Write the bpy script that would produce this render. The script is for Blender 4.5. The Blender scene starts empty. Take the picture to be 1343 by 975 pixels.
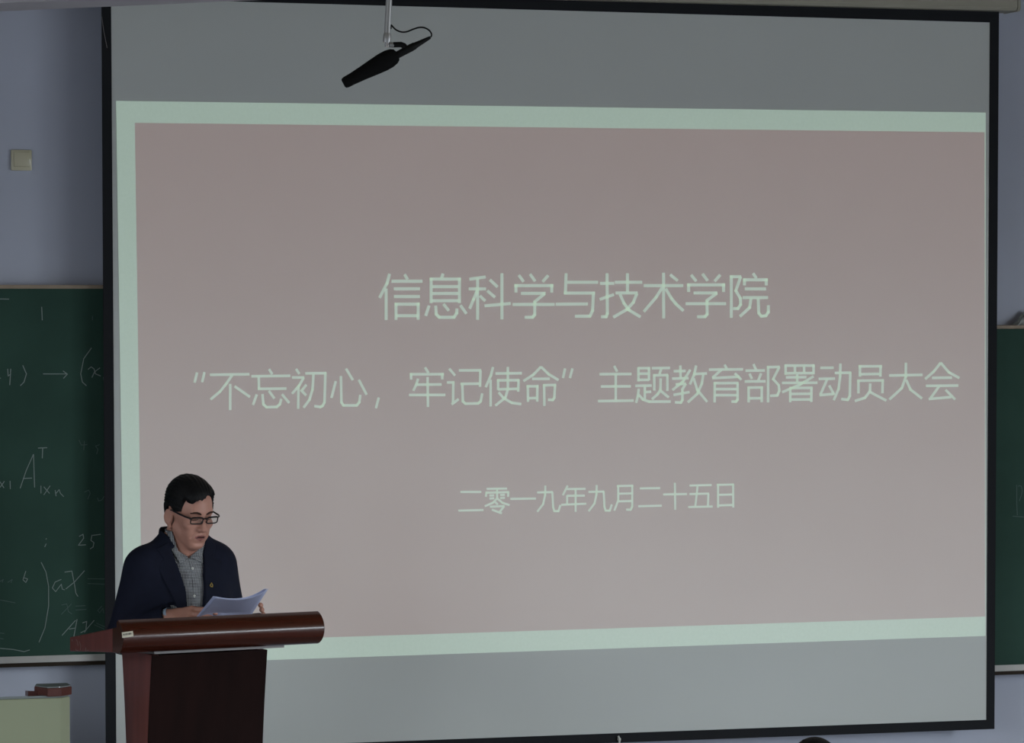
import bpy, bmesh, math, random
import numpy as np
import openvdb
from mathutils import Vector, Matrix

R = math.radians
random.seed(7)
np.random.seed(7)
scene = bpy.context.scene
COL = scene.collection

# ------------------------------------------------------------------ camera
FW, FH, FPX = 1343.0, 975.0, 4500.0
CAM = Vector((-3.82, -12.17, 2.22))
YAW, PIT = R(16.51), R(-1.17)
right = Vector((math.cos(YAW), -math.sin(YAW), 0))
fwd = Vector((math.sin(YAW) * math.cos(PIT), math.cos(YAW) * math.cos(PIT), math.sin(PIT)))
upv = right.cross(fwd)
cd = bpy.data.cameras.new('camera')
cd.sensor_width = 36.0
cd.lens = 36.0 * FPX / FW
cam = bpy.data.objects.new('camera', cd)
COL.objects.link(cam)
cam.matrix_world = Matrix(((right.x, upv.x, -fwd.x, CAM.x), (right.y, upv.y, -fwd.y, CAM.y),
                           (right.z, upv.z, -fwd.z, CAM.z), (0, 0, 0, 1)))
scene.camera = cam

# ------------------------------------------------------------------ exposure, world, daylight
vs = scene.view_settings
vs.view_transform = 'Standard'
vs.look = 'None'
vs.exposure = 0.0
vs.gamma = 1.0
vs.use_curve_mapping = False
world = bpy.data.worlds.new('world')
scene.world = world
world.use_nodes = True
SKY_RIGHT, SKY_LEFT, SKY_GROUND = 22.5, 8.5, 0.32      # daylight: bright overcast sky to the right, dimmer to the left, dark ground
wnt = world.node_tree
wtc = wnt.nodes.new('ShaderNodeTexCoord')
wsx = wnt.nodes.new('ShaderNodeSeparateXYZ')
wnt.links.new(wtc.outputs['Generated'], wsx.inputs[0])


def wmap(sock, a0, a1, b0, b1):
    n_ = wnt.nodes.new('ShaderNodeMapRange')
    n_.interpolation_type = 'SMOOTHSTEP'
    for i_, v_ in enumerate((a0, a1, b0, b1)):
        n_.inputs[1 + i_].default_value = v_
    wnt.links.new(sock, n_.inputs[0])
    return n_.outputs[0]


wmul = wnt.nodes.new('ShaderNodeMath')
wmul.operation = 'MULTIPLY'
wnt.links.new(wmap(wsx.outputs['X'], -0.4, 0.4, SKY_LEFT, SKY_RIGHT), wmul.inputs[0])
wnt.links.new(wmap(wsx.outputs['Z'], -0.03, 0.10, SKY_GROUND, 1.0), wmul.inputs[1])
wnt.nodes['Background'].inputs[0].default_value = (0.855, 0.94, 1.0, 1)
wnt.links.new(wmul.outputs[0], wnt.nodes['Background'].inputs[1])

RIGHT_X, LEFT_X, FRONT_Y, BACK_Y, CEIL_Z, FLOOR_Z = 5.2, -6.6, 0.16, -15.0, 3.78, -0.30
WIN_Z = (0.90, 3.0)
WIN_RIGHT = [(-12.6, -10.4), (-9.6, -7.6), (-6.9, -4.7)]
WIN_LEFT = [(-9.4, -7.2), (-6.2, -3.6)]


def window_portal(x, y0, y1, sign):
    """marks a window opening for the renderer, so that daylight is sampled through it"""
    ld = bpy.data.lights.new('window_daylight', 'AREA')
    ld.shape = 'RECTANGLE'
    ld.size, ld.size_y = WIN_Z[1] - WIN_Z[0], abs(y1 - y0)
    ld.cycles.is_portal = True
    o = bpy.data.objects.new('window_daylight', ld)
    COL.objects.link(o)
    o.location = (x, (y0 + y1) / 2, (WIN_Z[0] + WIN_Z[1]) / 2)
    o.rotation_euler = (0, R(90) * sign, 0)


for y0, y1 in WIN_RIGHT:
    window_portal(RIGHT_X + 0.19, y0, y1, 1)
for y0, y1 in WIN_LEFT:
    window_portal(LEFT_X - 0.19, y0, y1, -1)


# ------------------------------------------------------------------ helpers: rays of the survey
def ray(px, py):
    return fwd + right * ((px - FW / 2) / FPX) + upv * (-(py - FH / 2) / FPX)


def at_y(px, py, Y):
    d = ray(px, py)
    return CAM + d * ((Y - CAM.y) / d.y)


def at_d(px, py, depth):
    return CAM + ray(px, py) * depth


# lectern frame: u along its front, v towards the speaker, z up
L_ROT = R(10.8)
_o = at_d(292, 835, 11.0)
L_ORG = Vector((_o.x, _o.y, 0.0))
LM = Matrix.Translation(L_ORG) @ Matrix.Rotation(L_ROT, 4, 'Z')
LMI = LM.inverted()


def lp(px, py, v):
    """point seen at (px, py) on the upright plane v = const of the lectern frame"""
    a = LMI @ CAM
    d = LMI.to_3x3() @ ray(px, py)
    return a + d * ((v - a.y) / d.y)


# ------------------------------------------------------------------ helpers: materials
def lin(c):
    return tuple(((x / 255.0) / 12.92 if x / 255.0 <= 0.04045 else ((x / 255.0 + 0.055) / 1.055) ** 2.4) for x in c) + (1.0,)


def mat(name, rgb, rough=0.6, spec=0.4, metal=0.0, noise=0.0, scale=8.0, bump=0.0, bscale=60.0, coat=0.0, emit=None, estr=0.0,
        stretch=(1, 1, 1)):
    m = bpy.data.materials.new(name)
    m.use_nodes = True
    nt = m.node_tree
    b = nt.nodes['Principled BSDF']
    c = lin(rgb)
    b.inputs['Base Color'].default_value = c
    b.inputs['Roughness'].default_value = rough
    b.inputs['Specular IOR Level'].default_value = spec
    b.inputs['Metallic'].default_value = metal
    b.inputs['Coat Weight'].default_value = coat
    if emit:
        b.inputs['Emission Color'].default_value = tuple(emit) + (1.0,)
        b.inputs['Emission Strength'].default_value = estr
    if noise or bump:
        tc = nt.nodes.new('ShaderNodeTexCoord')
        mp = nt.nodes.new('ShaderNodeMapping')
        mp.inputs['Scale'].default_value = stretch
        nt.links.new(tc.outputs['Object'], mp.inputs[0])
    if noise:
        n = nt.nodes.new('ShaderNodeTexNoise')
        n.inputs['Scale'].default_value = scale
        n.inputs['Detail'].default_value = 5
        nt.links.new(mp.outputs[0], n.inputs['Vector'])
        r = nt.nodes.new('ShaderNodeValToRGB')
        r.color_ramp.elements[0].position = 0.3
        r.color_ramp.elements[1].position = 0.7
        r.color_ramp.elements[0].color = tuple(x * (1 - noise) for x in c[:3]) + (1,)
        r.color_ramp.elements[1].color = tuple(min(1, x * (1 + noise)) for x in c[:3]) + (1,)
        nt.links.new(n.outputs['Fac'], r.inputs[0])
        nt.links.new(r.outputs[0], b.inputs['Base Color'])
    if bump:
        n2 = nt.nodes.new('ShaderNodeTexNoise')
        n2.inputs['Scale'].default_value = bscale
        n2.inputs['Detail'].default_value = 4
        nt.links.new(mp.outputs[0], n2.inputs['Vector'])
        bp = nt.nodes.new('ShaderNodeBump')
        bp.inputs['Strength'].default_value = bump
        bp.inputs['Distance'].default_value = 0.01
        nt.links.new(n2.outputs['Fac'], bp.inputs['Height'])
        nt.links.new(bp.outputs[0], b.inputs['Normal'])
    return m


SCREEN_RGB = (196, 199, 196)
M = dict(
    wall=mat('lavender_wall_paint', (182, 186, 200), 0.9, 0.1, noise=0.04, scale=1.6),
    ceil=mat('ceiling_paint', (150, 134, 106), 0.9, 0.1, noise=0.03),
    floor=mat('floor_tile', (150, 150, 152), 0.5, 0.3, noise=0.08, scale=3),
    beam=mat('beam_paint', (188, 184, 190), 0.9, 0.1, noise=0.03),
    stage=mat('stage_board', (140, 138, 140), 0.6, 0.3, noise=0.1, scale=4),
    fabric=mat('matte_screen_fabric', SCREEN_RGB, 0.95, 0.05, noise=0.015, scale=2.0),
    slide=mat('projected_rose', SCREEN_RGB, 0.95, 0.05, noise=0.015, scale=2.0, emit=(0.112, 0.060, 0.050), estr=1.0),
    pale=mat('projected_pale_green', SCREEN_RGB, 0.95, 0.05, noise=0.02, scale=90, emit=(0.162, 0.232, 0.178), estr=1.0),
    glyph=mat('projected_letter', SCREEN_RGB, 0.95, 0.05, emit=(0.212, 0.278, 0.218), estr=1.0),
    black=mat('black_masking', (34, 35, 38), 0.85, 0.15),
    casing=mat('screen_casing', (158, 154, 140), 0.6, 0.3, noise=0.03),
    board=mat('green_chalkboard', (48, 72, 63), 0.75, 0.12, noise=0.16, scale=2.5),
    wood_trim=mat('board_wood_trim', (150, 134, 116), 0.6, 0.3, noise=0.12, scale=12),
    tray=mat('aluminium_tray', (176, 174, 170), 0.5, 0.4, noise=0.05, scale=10),
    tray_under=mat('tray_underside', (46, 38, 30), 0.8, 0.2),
    chalk=mat('chalk', (134, 146, 142), 0.95, 0.05),
    chalk_faint=mat('chalk_faint', (84, 102, 97), 0.95, 0.05),
    rail=mat('mahogany_gloss', (62, 25, 15), 0.24, 0.5, noise=0.25, scale=5, coat=0.15, stretch=(0.6, 8, 8)),
    wood=mat('mahogany', (104, 55, 50), 0.45, 0.3, noise=0.2, scale=4, coat=0.1, stretch=(5, 5, 0.7)),  # sheen on the lectern's sides is put into this lighter mahogany
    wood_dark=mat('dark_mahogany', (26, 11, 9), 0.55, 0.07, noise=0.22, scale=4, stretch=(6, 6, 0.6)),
    plate=mat('brushed_plate', (118, 113, 113), 0.45, 0.5, 0.1),
    sticker=mat('sticker_paper', (196, 190, 172), 0.7, 0.2),
    ink=mat('sticker_ink', (70, 70, 70), 0.8, 0.1),
    scuff=mat('chalk_smear', (150, 135, 130), 0.9, 0.1),
    cream=mat('cream_steel', (141, 146, 121), 0.5, 0.35, noise=0.03, scale=3),
    console_wood=mat('console_wood', (84, 46, 40), 0.35, 0.45, noise=0.15, scale=6, coat=0.2),
    console_top=mat('console_top', (116, 122, 122), 0.45, 0.4),
    chrome=mat('chrome', (205, 205, 208), 0.25, 0.5, 0.8),
    alu=mat('aluminium_tube', (168, 168, 168), 0.4, 0.5, 0.5),
    foam=mat('black_foam', (24, 24, 24), 0.98, 0.05, bump=0.4, bscale=500),
    plastic=mat('black_plastic', (15, 15, 16), 0.6, 0.2),
    socket=mat('ivory_plastic', (196, 190, 164), 0.2, 0.5),
    paper=mat('white_paper', (190, 196, 226), 0.8, 0.2, noise=0.02, scale=20),  # white sheets; the bluish shade on them is put into the colour
    bag=mat('clear_film', (150, 158, 156), 0.2, 0.5),
    skin=mat('skin', (186, 136, 119), 0.5, 0.35, noise=0.06, scale=30),
    lip=mat('lip', (150, 96, 90), 0.5, 0.35),
    teeth=mat('mouth_inside', (74, 44, 42), 0.5, 0.3),
    hair=mat('black_hair', (17, 16, 17), 0.6, 0.2, noise=0.25, scale=120, bump=0.25, bscale=220, stretch=(1, 0.25, 0.6)),
    brow=mat('eyebrow_hair', (66, 48, 42), 0.8, 0.1),
    jacket=mat('navy_wool', (25, 28, 43), 0.85, 0.15, noise=0.08, scale=40, bump=0.12, bscale=14),
    jacket_trim=mat('navy_wool_lapel', (24, 27, 41), 0.85, 0.15, noise=0.08, scale=40),
    trousers=mat('dark_trousers', (34, 36, 44), 0.85, 0.15),
    shoe=mat('black_leather', (22, 20, 20), 0.35, 0.5),
    frame=mat('black_glasses_frame', (20, 20, 24), 0.3, 0.5),
    gold=mat('gilt_badge', (206, 178, 96), 0.3, 0.6, 0.7),
    badge_red=mat('badge_enamel', (60, 44, 34), 0.3, 0.5),
    button=mat('shirt_button', (196, 196, 190), 0.3, 0.5),
    chair_seat=mat('seat_laminate', (150, 120, 90), 0.5, 0.4),
    sweater=mat('dark_sweater', (44, 44, 50), 0.9, 0.1),
    glassframe=mat('window_frame_paint', (200, 200, 200), 0.5, 0.4),
)


def glass_mat(name, tint, rough=0.05, mixf=0.12):
    m = bpy.data.materials.new(name)
    m.use_nodes = True
    nt = m.node_tree
    out = nt.nodes['Material Output']
    b = nt.nodes['Principled BSDF']
    nt.nodes.remove(b)
    tr = nt.nodes.new('ShaderNodeBsdfTransparent')
    tr.inputs[0].default_value = tint
    gl = nt.nodes.new('ShaderNodeBsdfGlossy')
    gl.inputs['Roughness'].default_value = rough
    mx = nt.nodes.new('ShaderNodeMixShader')
    mx.inputs[0].default_value = mixf
    nt.links.new(tr.outputs[0], mx.inputs[1])
    nt.links.new(gl.outputs[0], mx.inputs[2])
    nt.links.new(mx.outputs[0], out.inputs[0])
    return m


M['lens'] = glass_mat('spectacle_lens', (0.93, 0.95, 0.94, 1), 0.03, 0.07)
M['film'] = mat('clear_plastic_film', (205, 212, 208), 0.2, 0.5)
M['film'].node_tree.nodes['Principled BSDF'].inputs['Alpha'].default_value = 0.45
M['cuff'] = mat('pale_blue_cuff', (150, 165, 182), 0.85, 0.15)


def shirt_mat():
    m = mat('grey_checked_cotton', (120, 122, 124), 0.85, 0.15)
    nt = m.node_tree
    b = nt.nodes['Principled BSDF']
    tc = nt.nodes.new('ShaderNodeTexCoord')
    ws = []
    for dr, sc in (('X', 62.0), ('Z', 62.0)):
        w = nt.nodes.new('ShaderNodeTexWave')
        w.bands_direction = dr
        w.inputs['Scale'].default_value = sc
        w.inputs['Distortion'].default_value = 0.6
        w.inputs['Detail'].default_value = 1
        nt.links.new(tc.outputs['Object'], w.inputs['Vector'])
        ws.append(w)
    n = nt.nodes.new('ShaderNodeTexNoise')
    n.inputs['Scale'].default_value = 45
    nt.links.new(tc.outputs['Object'], n.inputs['Vector'])
    mul = nt.nodes.new('ShaderNodeMath')
    mul.operation = 'MULTIPLY'
    nt.links.new(ws[0].outputs['Fac'], mul.inputs[0])
    nt.links.new(ws[1].outputs['Fac'], mul.inputs[1])
    ad = nt.nodes.new('ShaderNodeMath')
    ad.operation = 'MULTIPLY_ADD'
    nt.links.new(n.outputs['Fac'], ad.inputs[0])
    ad.inputs[1].default_value = 0.5
    nt.links.new(mul.outputs[0], ad.inputs[2])
    r = nt.nodes.new('ShaderNodeValToRGB')
    r.color_ramp.elements[0].position = 0.2
    r.color_ramp.elements[1].position = 0.85
    r.color_ramp.elements[0].color = lin((58, 57, 60))
    r.color_ramp.elements[1].color = lin((172, 175, 178))
    nt.links.new(ad.outputs[0], r.inputs[0])
    nt.links.new(r.outputs[0], b.inputs['Base Color'])
    return m


M['shirt'] = shirt_mat()


# ------------------------------------------------------------------ helpers: meshes and tags
class MB:
    """collects shapes into one mesh"""

    def __init__(self):
        self.bm = bmesh.new()

    def box(self, a, b, bevel=0.0, mtx=None):
        x0, y0, z0 = (min(a[i], b[i]) for i in range(3))
        x1, y1, z1 = (max(a[i], b[i]) for i in range(3))
        vs_ = [self.bm.verts.new(p) for p in ((x0, y0, z0), (x1, y0, z0), (x1, y1, z0), (x0, y1, z0),
                                              (x0, y0, z1), (x1, y0, z1), (x1, y1, z1), (x0, y1, z1))]
        fs = [self.bm.faces.new([vs_[i] for i in f]) for f in
              ((0, 3, 2, 1), (4, 5, 6, 7), (0, 1, 5, 4), (1, 2, 6, 5), (2, 3, 7, 6), (3, 0, 4, 7))]
        if mtx is not None:
            bmesh.ops.transform(self.bm, matrix=mtx, verts=vs_)
        if bevel:
            es = list({e for f in fs for e in f.edges})
            bmesh.ops.bevel(self.bm, geom=es, offset=bevel, segments=2, affect='EDGES', profile=0.5)
        return self

    def prism(self, pts, ext, bevel=0.0, seg=2):
        """closed outline of 3-D points swept along ext"""
        ext = Vector(ext)
        a = [self.bm.verts.new(p) for p in pts]
        b = [self.bm.verts.new(Vector(p) + ext) for p in pts]
        n = len(a)
        fs = [self.bm.faces.new(a[::-1]), self.bm.faces.new(b)]
        for i in range(n):
            fs.append(self.bm.faces.new((a[i], a[(i + 1) % n], b[(i + 1) % n], b[i])))
        bmesh.ops.recalc_face_normals(self.bm, faces=fs)
        if bevel:
            es = list(set(list(fs[0].edges) + list(fs[1].edges)))
            bmesh.ops.bevel(self.bm, geom=es, offset=bevel, segments=seg, affect='EDGES', profile=0.5)
        return self

    def tube(self, pts, r, n=12, cap=True):
        pts = [Vector(p) for p in pts]
        rs = r if isinstance(r, (list, tuple)) else [r] * len(pts)
        rings, ref = [], None
        for i, p in enumerate(pts):
            t = (pts[min(i + 1, len(pts) - 1)] - pts[max(i - 1, 0)]).normalized()
            if ref is None:
                ref = Vector((0, 0, 1)) if abs(t.z) < 0.9 else Vector((1, 0, 0))
            s = t.cross(ref).normalized()
            w = s.cross(t)
            ref = w
            rings.append([self.bm.verts.new(p + (s * math.cos(2 * math.pi * k / n) + w * math.sin(2 * math.pi * k / n)) * rs[i])
                          for k in range(n)])
        for i in range(len(rings) - 1):
            for k in range(n):
                self.bm.faces.new((rings[i][k], rings[i][(k + 1) % n], rings[i + 1][(k + 1) % n], rings[i + 1][k]))
        if cap:
            self.bm.faces.new(rings[0])
            self.bm.faces.new(rings[-1][::-1])
        return self

    def ball(self, c, r, sc=(1, 1, 1), seg=16):
        m = Matrix.Translation(c) @ Matrix.Diagonal((sc[0], sc[1], sc[2], 1))
        bmesh.ops.create_uvsphere(self.bm, u_segments=seg, v_segments=seg // 2 + 2, radius=r, matrix=m)
        return self

    def grid(self, rows):
        vv = [[self.bm.verts.new(p) for p in row] for row in rows]
        for i in range(len(vv) - 1):
            for j in range(len(vv[0]) - 1):
                self.bm.faces.new((vv[i][j], vv[i][j + 1], vv[i + 1][j + 1], vv[i + 1][j]))
        return self

    def quad(self, pts):
        self.bm.faces.new([self.bm.verts.new(p) for p in pts])
        return self

    def stroke(self, pts, hw, to3d, ext=0.6):
        """flat ribbon along a 2-D polyline; to3d maps (x, y) to space"""
        P = [np.array(p, float) for p in pts]
        for i in range(len(P) - 1):
            a, b = P[i], P[i + 1]
            d = (b - a) / (np.linalg.norm(b - a) + 1e-9)
            n = np.array((-d[1], d[0])) * hw
            a2 = a - d * hw * (ext if i else 0.05)
            b2 = b + d * hw * (ext if i < len(P) - 2 else 0.05)
            self.quad([to3d(*q) for q in (a2 + n, b2 + n, b2 - n, a2 - n)])
        return self

    def build(self, name, material, parent=None, smooth=False, angle=40, loc=None):
        me = bpy.data.meshes.new(name)
        bmesh.ops.recalc_face_normals(self.bm, faces=self.bm.faces[:])
        if smooth:
            for f in self.bm.faces:
                f.smooth = True
            for e in self.bm.edges:
                if len(e.link_faces) == 2 and e.calc_face_angle(0) > R(angle):
                    e.smooth = False
        self.bm.to_mesh(me)
        self.bm.free()
        for m_ in (material if isinstance(material, list) else [material]):
            me.materials.append(m_)
        o = bpy.data.objects.new(name, me)
        COL.objects.link(o)
        if parent is not None:
            o.parent = parent
        if loc is not None:
            o.location = loc
        return o


def tag(o, label=None, cat=None, group=None, kind=None):
    if label:
        o['label'] = label
    if cat:
        o['category'] = cat
    if group:
        o['group'] = group
    if kind:
        o['kind'] = kind
    return o


def empty(name, loc, rz=0.0):
    o = bpy.data.objects.new(name, None)
    o.empty_display_size = 0.1
    COL.objects.link(o)
    o.location = loc
    o.rotation_euler = (0, 0, rz)
    return o


# ------------------------------------------------------------------ helpers: smooth bodies from distance fields
class Field:
    """a chain of smooth unions / cuts of simple shapes, meshed on a narrow band"""

    def __init__(self):
        self.ops = []

    @staticmethod
    def _xf(P, mtx):
        if mtx is None:
            return P
        a = np.array(mtx.to_3x3().transposed(), np.float32)      # inverse rotation
        return (P - np.array(mtx.translation, np.float32)) @ a.T

    def cap(self, a, b, ra, rb=None, k=0.012, op='u', mtx=None):
        rb = ra if rb is None else rb
        if mtx is not None:
            sc_ = mtx.to_scale().x
            ra, rb, k = ra * sc_, rb * sc_, k * sc_
            a, b = mtx @ Vector(a), mtx @ Vector(b)
        a, b = np.array(a, np.float32), np.array(b, np.float32)
        ba = b - a
        bb = float(ba @ ba) + 1e-12

        def f(P):
            pa = P - a
            h = np.clip(pa @ ba / bb, 0, 1)
            return np.sqrt(((pa - h[:, None] * ba) ** 2).sum(1)) - (ra + (rb - ra) * h)
        self.ops.append((op, f, (a + b) / 2, float(np.linalg.norm(ba)) / 2 + max(ra, rb), k))
        return self

    def ell(self, c, r, k=0.012, op='u', mtx=None, rot=None):
        m = Matrix.Translation(c)
        if rot is not None:
            m = m @ rot.to_4x4()
        if mtx is not None:
            sc_ = mtx.to_scale().x
            r, k = tuple(v_ * sc_ for v_ in r), k * sc_
            m = mtx @ m
            m = Matrix.Translation(m.translation) @ m.to_quaternion().to_matrix().to_4x4()
        r_ = np.array(r, np.float32)

        def f(P):
            q = Field._xf(P, m)
            k0 = np.sqrt(((q / r_) ** 2).sum(1))
            k1 = np.sqrt(((q / (r_ * r_)) ** 2).sum(1)) + 1e-6
            return k0 * (k0 - 1.0) / k1
        self.ops.append((op, f, np.array(m.translation, np.float32), float(max(r)), k))
        return self

    def fn(self, f, op, k=0.0):
        """op 'i' keeps where f < 0, 's' cuts where f < 0"""
        self.ops.append((op, f, None, 0, k))
        return self

    def eval(self, P, centre=None, half=None):
        d = np.full(len(P), 1.0, np.float32)
        for op, f, c, rad, k in self.ops:
            if centre is not None and c is not None and op in 'us':
                if np.linalg.norm(c - centre) - rad > half + 0.03 + k:
                    continue
            e = f(P)
            if op == 'u':
                if k > 0:
                    h = np.clip(0.5 + 0.5 * (d - e) / k, 0, 1)
                    d = d * (1 - h) + e * h - k * h * (1 - h)
                else:
                    d = np.minimum(d, e)
            elif op == 's':
                if k > 0:
                    h = np.clip(0.5 - 0.5 * (d + e) / k, 0, 1)
                    d = d * (1 - h) - e * h + k * h * (1 - h)
                else:
                    d = np.maximum(d, -e)
            else:
                d = np.maximum(d, e)
        return d

    def mesh(self, vox, lo, hi, n=24):
        lo, hi = np.array(lo, float), np.array(hi, float)
        g = openvdb.FloatGrid(vox * 4)
        nb = np.ceil((hi - lo) / (vox * n)).astype(int)
        half = vox * n * 0.5 * 1.7321
        ax = np.arange(n)
        I, J, K = np.meshgrid(ax, ax, ax, indexing='ij')
        base = np.stack([I.ravel(), J.ravel(), K.ravel()], 1).astype(np.float32) * vox
        for i in range(nb[0]):
            for j in range(nb[1]):
                for k in range(nb[2]):
                    o = lo + np.array((i, j, k)) * n * vox
                    c = (o + vox * (n - 1) / 2).astype(np.float32)
                    dc = self.eval(c[None, :])[0]
                    if dc > half * 1.35 + 0.02:
                        continue
                    if dc < -half * 1.35 - 0.02:
                        g.fill((i * n, j * n, k * n), (i * n + n - 1, j * n + n - 1, k * n + n - 1), -vox * 4, False)
                        continue
                    d = self.eval(base + o.astype(np.float32), c, half)
                    d = np.clip(d, -vox * 4, vox * 4).reshape(n, n, n).astype(np.float64)
                    g.copyFromArray(d, ijk=(i * n, j * n, k * n))
        g.gridClass = openvdb.GridClass.LEVEL_SET
        pts, quads = g.convertToQuads(isovalue=0.0)
        return np.asarray(pts, float) * vox + lo, np.asarray(quads)


def field_obj(name, field, vox, lo, hi, mats, parent=None, origin=(0, 0, 0), pick=None, smooth_it=0, mtx=None):
    pts, quads = field.mesh(vox, lo, hi)
    quads = quads[:, ::-1]
    org = np.array(origin, float)
    me = bpy.data.meshes.new(name)
    me.from_pydata((pts - org).tolist(), [], quads.tolist())
    if smooth_it:
        bm = bmesh.new()
        bm.from_mesh(me)
        for _ in range(smooth_it):
            bmesh.ops.smooth_vert(bm, verts=bm.verts[:], factor=0.5, use_axis_x=True, use_axis_y=True, use_axis_z=True)
        bm.to_mesh(me)
        bm.free()
    bm = bmesh.new()
    bm.from_mesh(me)
    bmesh.ops.recalc_face_normals(bm, faces=bm.faces[:])
    bm.to_mesh(me)
    bm.free()
    for m_ in (mats if isinstance(mats, list) else [mats]):
        me.materials.append(m_)
    me.polygons.foreach_set('use_smooth', [True] * len(me.polygons))
    if pick is not None:
        cs = np.zeros(len(me.polygons) * 3)
        me.polygons.foreach_get('center', cs)
        me.polygons.foreach_set('material_index', pick(cs.reshape(-1, 3) + org).astype(np.int32))
    me.update()
    o = bpy.data.objects.new(name, me)
    COL.objects.link(o)
    if parent is not None:
        o.parent = parent
    return o


def poly_sd(pts):
    """signed distance to a 2-D polygon"""
    V = np.array(pts, np.float32)

    def f(x, z):
        d = np.full(len(x), 1e9, np.float32)
        s = np.ones(len(x), np.float32)
        n = len(V)
        j = n - 1
        for i in range(n):
            e = V[j] - V[i]
            wx, wz = x - V[i][0], z - V[i][1]
            t = np.clip((wx * e[0] + wz * e[1]) / (e @ e), 0, 1)
            bx, bz = wx - e[0] * t, wz - e[1] * t
            d = np.minimum(d, bx * bx + bz * bz)
            c1 = z >= V[i][1]
            c2 = z < V[j][1]
            c3 = e[0] * wz > e[1] * wx
            flip = (c1 & c2 & c3) | (~c1 & ~c2 & ~c3)
            s = np.where(flip, -s, s)
            j = i
        return s * np.sqrt(d)
    return f


# ================================================================== the room
def structure(name, mb, m):
    return tag(mb.build(name, m), kind='structure')


structure('floor', MB().box((LEFT_X, BACK_Y, FLOOR_Z - 0.1), (RIGHT_X, FRONT_Y, FLOOR_Z)), M['floor'])
structure('trim_1', MB().box((LEFT_X, -2.2, FLOOR_Z), (RIGHT_X, FRONT_Y, 0.0)), M['stage'])     # the raised platform
structure('ceiling', MB().box((LEFT_X, BACK_Y, CEIL_Z), (RIGHT_X, FRONT_Y, CEIL_Z + 0.1)), M['ceil'])
structure('wall_front', MB().box((LEFT_X, FRONT_Y, FLOOR_Z), (RIGHT_X, FRONT_Y + 0.12, CEIL_Z)), M['wall'])
structure('wall_back', MB().box((LEFT_X, BACK_Y - 0.12, FLOOR_Z), (RIGHT_X, BACK_Y, CEIL_Z)), M['wall'])


def side_wall(name, x, wins, sgn):
    mb = MB()
    x1 = x + 0.2 * sgn
    ys = [BACK_Y] + [v for w in wins for v in w] + [FRONT_Y]
    for i in range(0, len(ys), 2):
        mb.box((x, ys[i], FLOOR_Z), (x1, ys[i + 1], CEIL_Z))
    for a, b in wins:
        mb.box((x, a, FLOOR_Z), (x1, b, WIN_Z[0]))
        mb.box((x, a, WIN_Z[1]), (x1, b, CEIL_Z))
    structure(name, mb, M['wall'])


side_wall('wall_right', RIGHT_X, WIN_RIGHT, 1)
side_wall('wall_left', LEFT_X, WIN_LEFT, -1)
nwin = 0
for x, wins, sgn in ((RIGHT_X, WIN_RIGHT, 1), (LEFT_X, WIN_LEFT, -1)):
    for a, b in wins:
        nwin += 1
        w = empty('window_%d' % nwin, (x, (a + b) / 2, WIN_Z[0]))
        tag(w, kind='structure')
        mb = MB()
        hy, hz = (b - a) / 2, WIN_Z[1] - WIN_Z[0]
        xa, xb = -0.02, 0.03
        mb.box((xa, -hy, 0), (xb, hy, 0.05)).box((xa, -hy, hz - 0.05), (xb, hy, hz))
        for yy in (-hy, -0.025, hy - 0.05):
            mb.box((xa, yy, 0.05), (xb, yy + 0.05, hz - 0.05))
        tag(mb.build('window_frame', M['glassframe'], w), kind='structure')

# downstand beam under the ceiling at the upper left
A = at_d(-160, 22.0, 11.05)
zb = A.z
B = at_d(420, -3.5, 11.05)
B = CAM + ray(420, -3.5) * ((zb - CAM.z) / ray(420, -3.5).z)
dirb = (B - A)
dirb.z = 0
dn = Vector((dirb.y, -dirb.x, 0)).normalized() * 0.25
a0, b0 = A - dirb * 0.6, A + dirb * 1.6
structure('trim_2', MB().prism([(a0.x, a0.y, zb), (b0.x, b0.y, zb), (b0.x + dn.x, b0.y + dn.y, zb), (a0.x + dn.x, a0.y + dn.y, zb)],
                               (0, 0, CEIL_Z - zb)), M['beam'])

# ================================================================== the projection screen
FAB = [at_y(145.5, -2.5, 0), at_y(1298, 29.5, 0), at_y(1293.5, 944.5, 0), at_y(152.5, 986, 0)]     # TL TR BR BL
OUT = [at_y(133, -18, 0), at_y(1310, 10, 0), at_y(1304, 956.5, 0), at_y(139, 999, 0)]
screen = tag(empty('projection_screen', (0, 0, FAB[3].z)),
             'big white pull-down projection screen with black border showing a rose slide', 'projection screen')
SO = Vector((0, 0, FAB[3].z))


def rel(p, dy=0.0):
    q = p - SO
    return Vector((q.x, q.y + dy, q.z))


MB().prism([rel(p) for p in FAB], (0, 0.003, 0)).build('screen_fabric', M['fabric'], screen)
mb = MB()
for i in range(4):
    j = (i + 1) % 4
    mb.prism([rel(OUT[i], -0.002), rel(OUT[j], -0.002), rel(FAB[j], -0.002), rel(FAB[i], -0.002)], (0, 0.006, 0))
mb.build('masking_border', M['black'], screen)
# casing above, its lower edge runs just over the black band
cz0 = at_y(1310, 13.2, -0.07).z - SO.z
cxr = at_y(1335, 13, -0.07).x
mb = MB()
prof = [(-0.07, 0.012), (-0.06, 0.0), (0.06, 0.0), (0.07, 0.02), (0.07, 0.14), (0.05, 0.16), (-0.05, 0.16), (-0.07, 0.14)]
mb.prism([(-cxr, y, cz0 + z) for y, z in prof], (2 * cxr, 0, 0), 0.004)
mb.build('casing', M['casing'], screen)
for s in (-1, 1):
    MB().prism([(s * cxr, y * 1.04, cz0 - 0.002 + z * 1.03) for y, z in prof], (0.012 * s, 0, 0), 0.002).build('end_cap', M['casing'], screen)
for s in (-1.5, 0.0, 1.5):
    MB().box((s - 0.02, 0.05, cz0 + 0.06), (s + 0.02, FRONT_Y - 0.001, cz0 + 0.12), 0.004).build('wall_bracket', M['alu'], screen)
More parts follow.
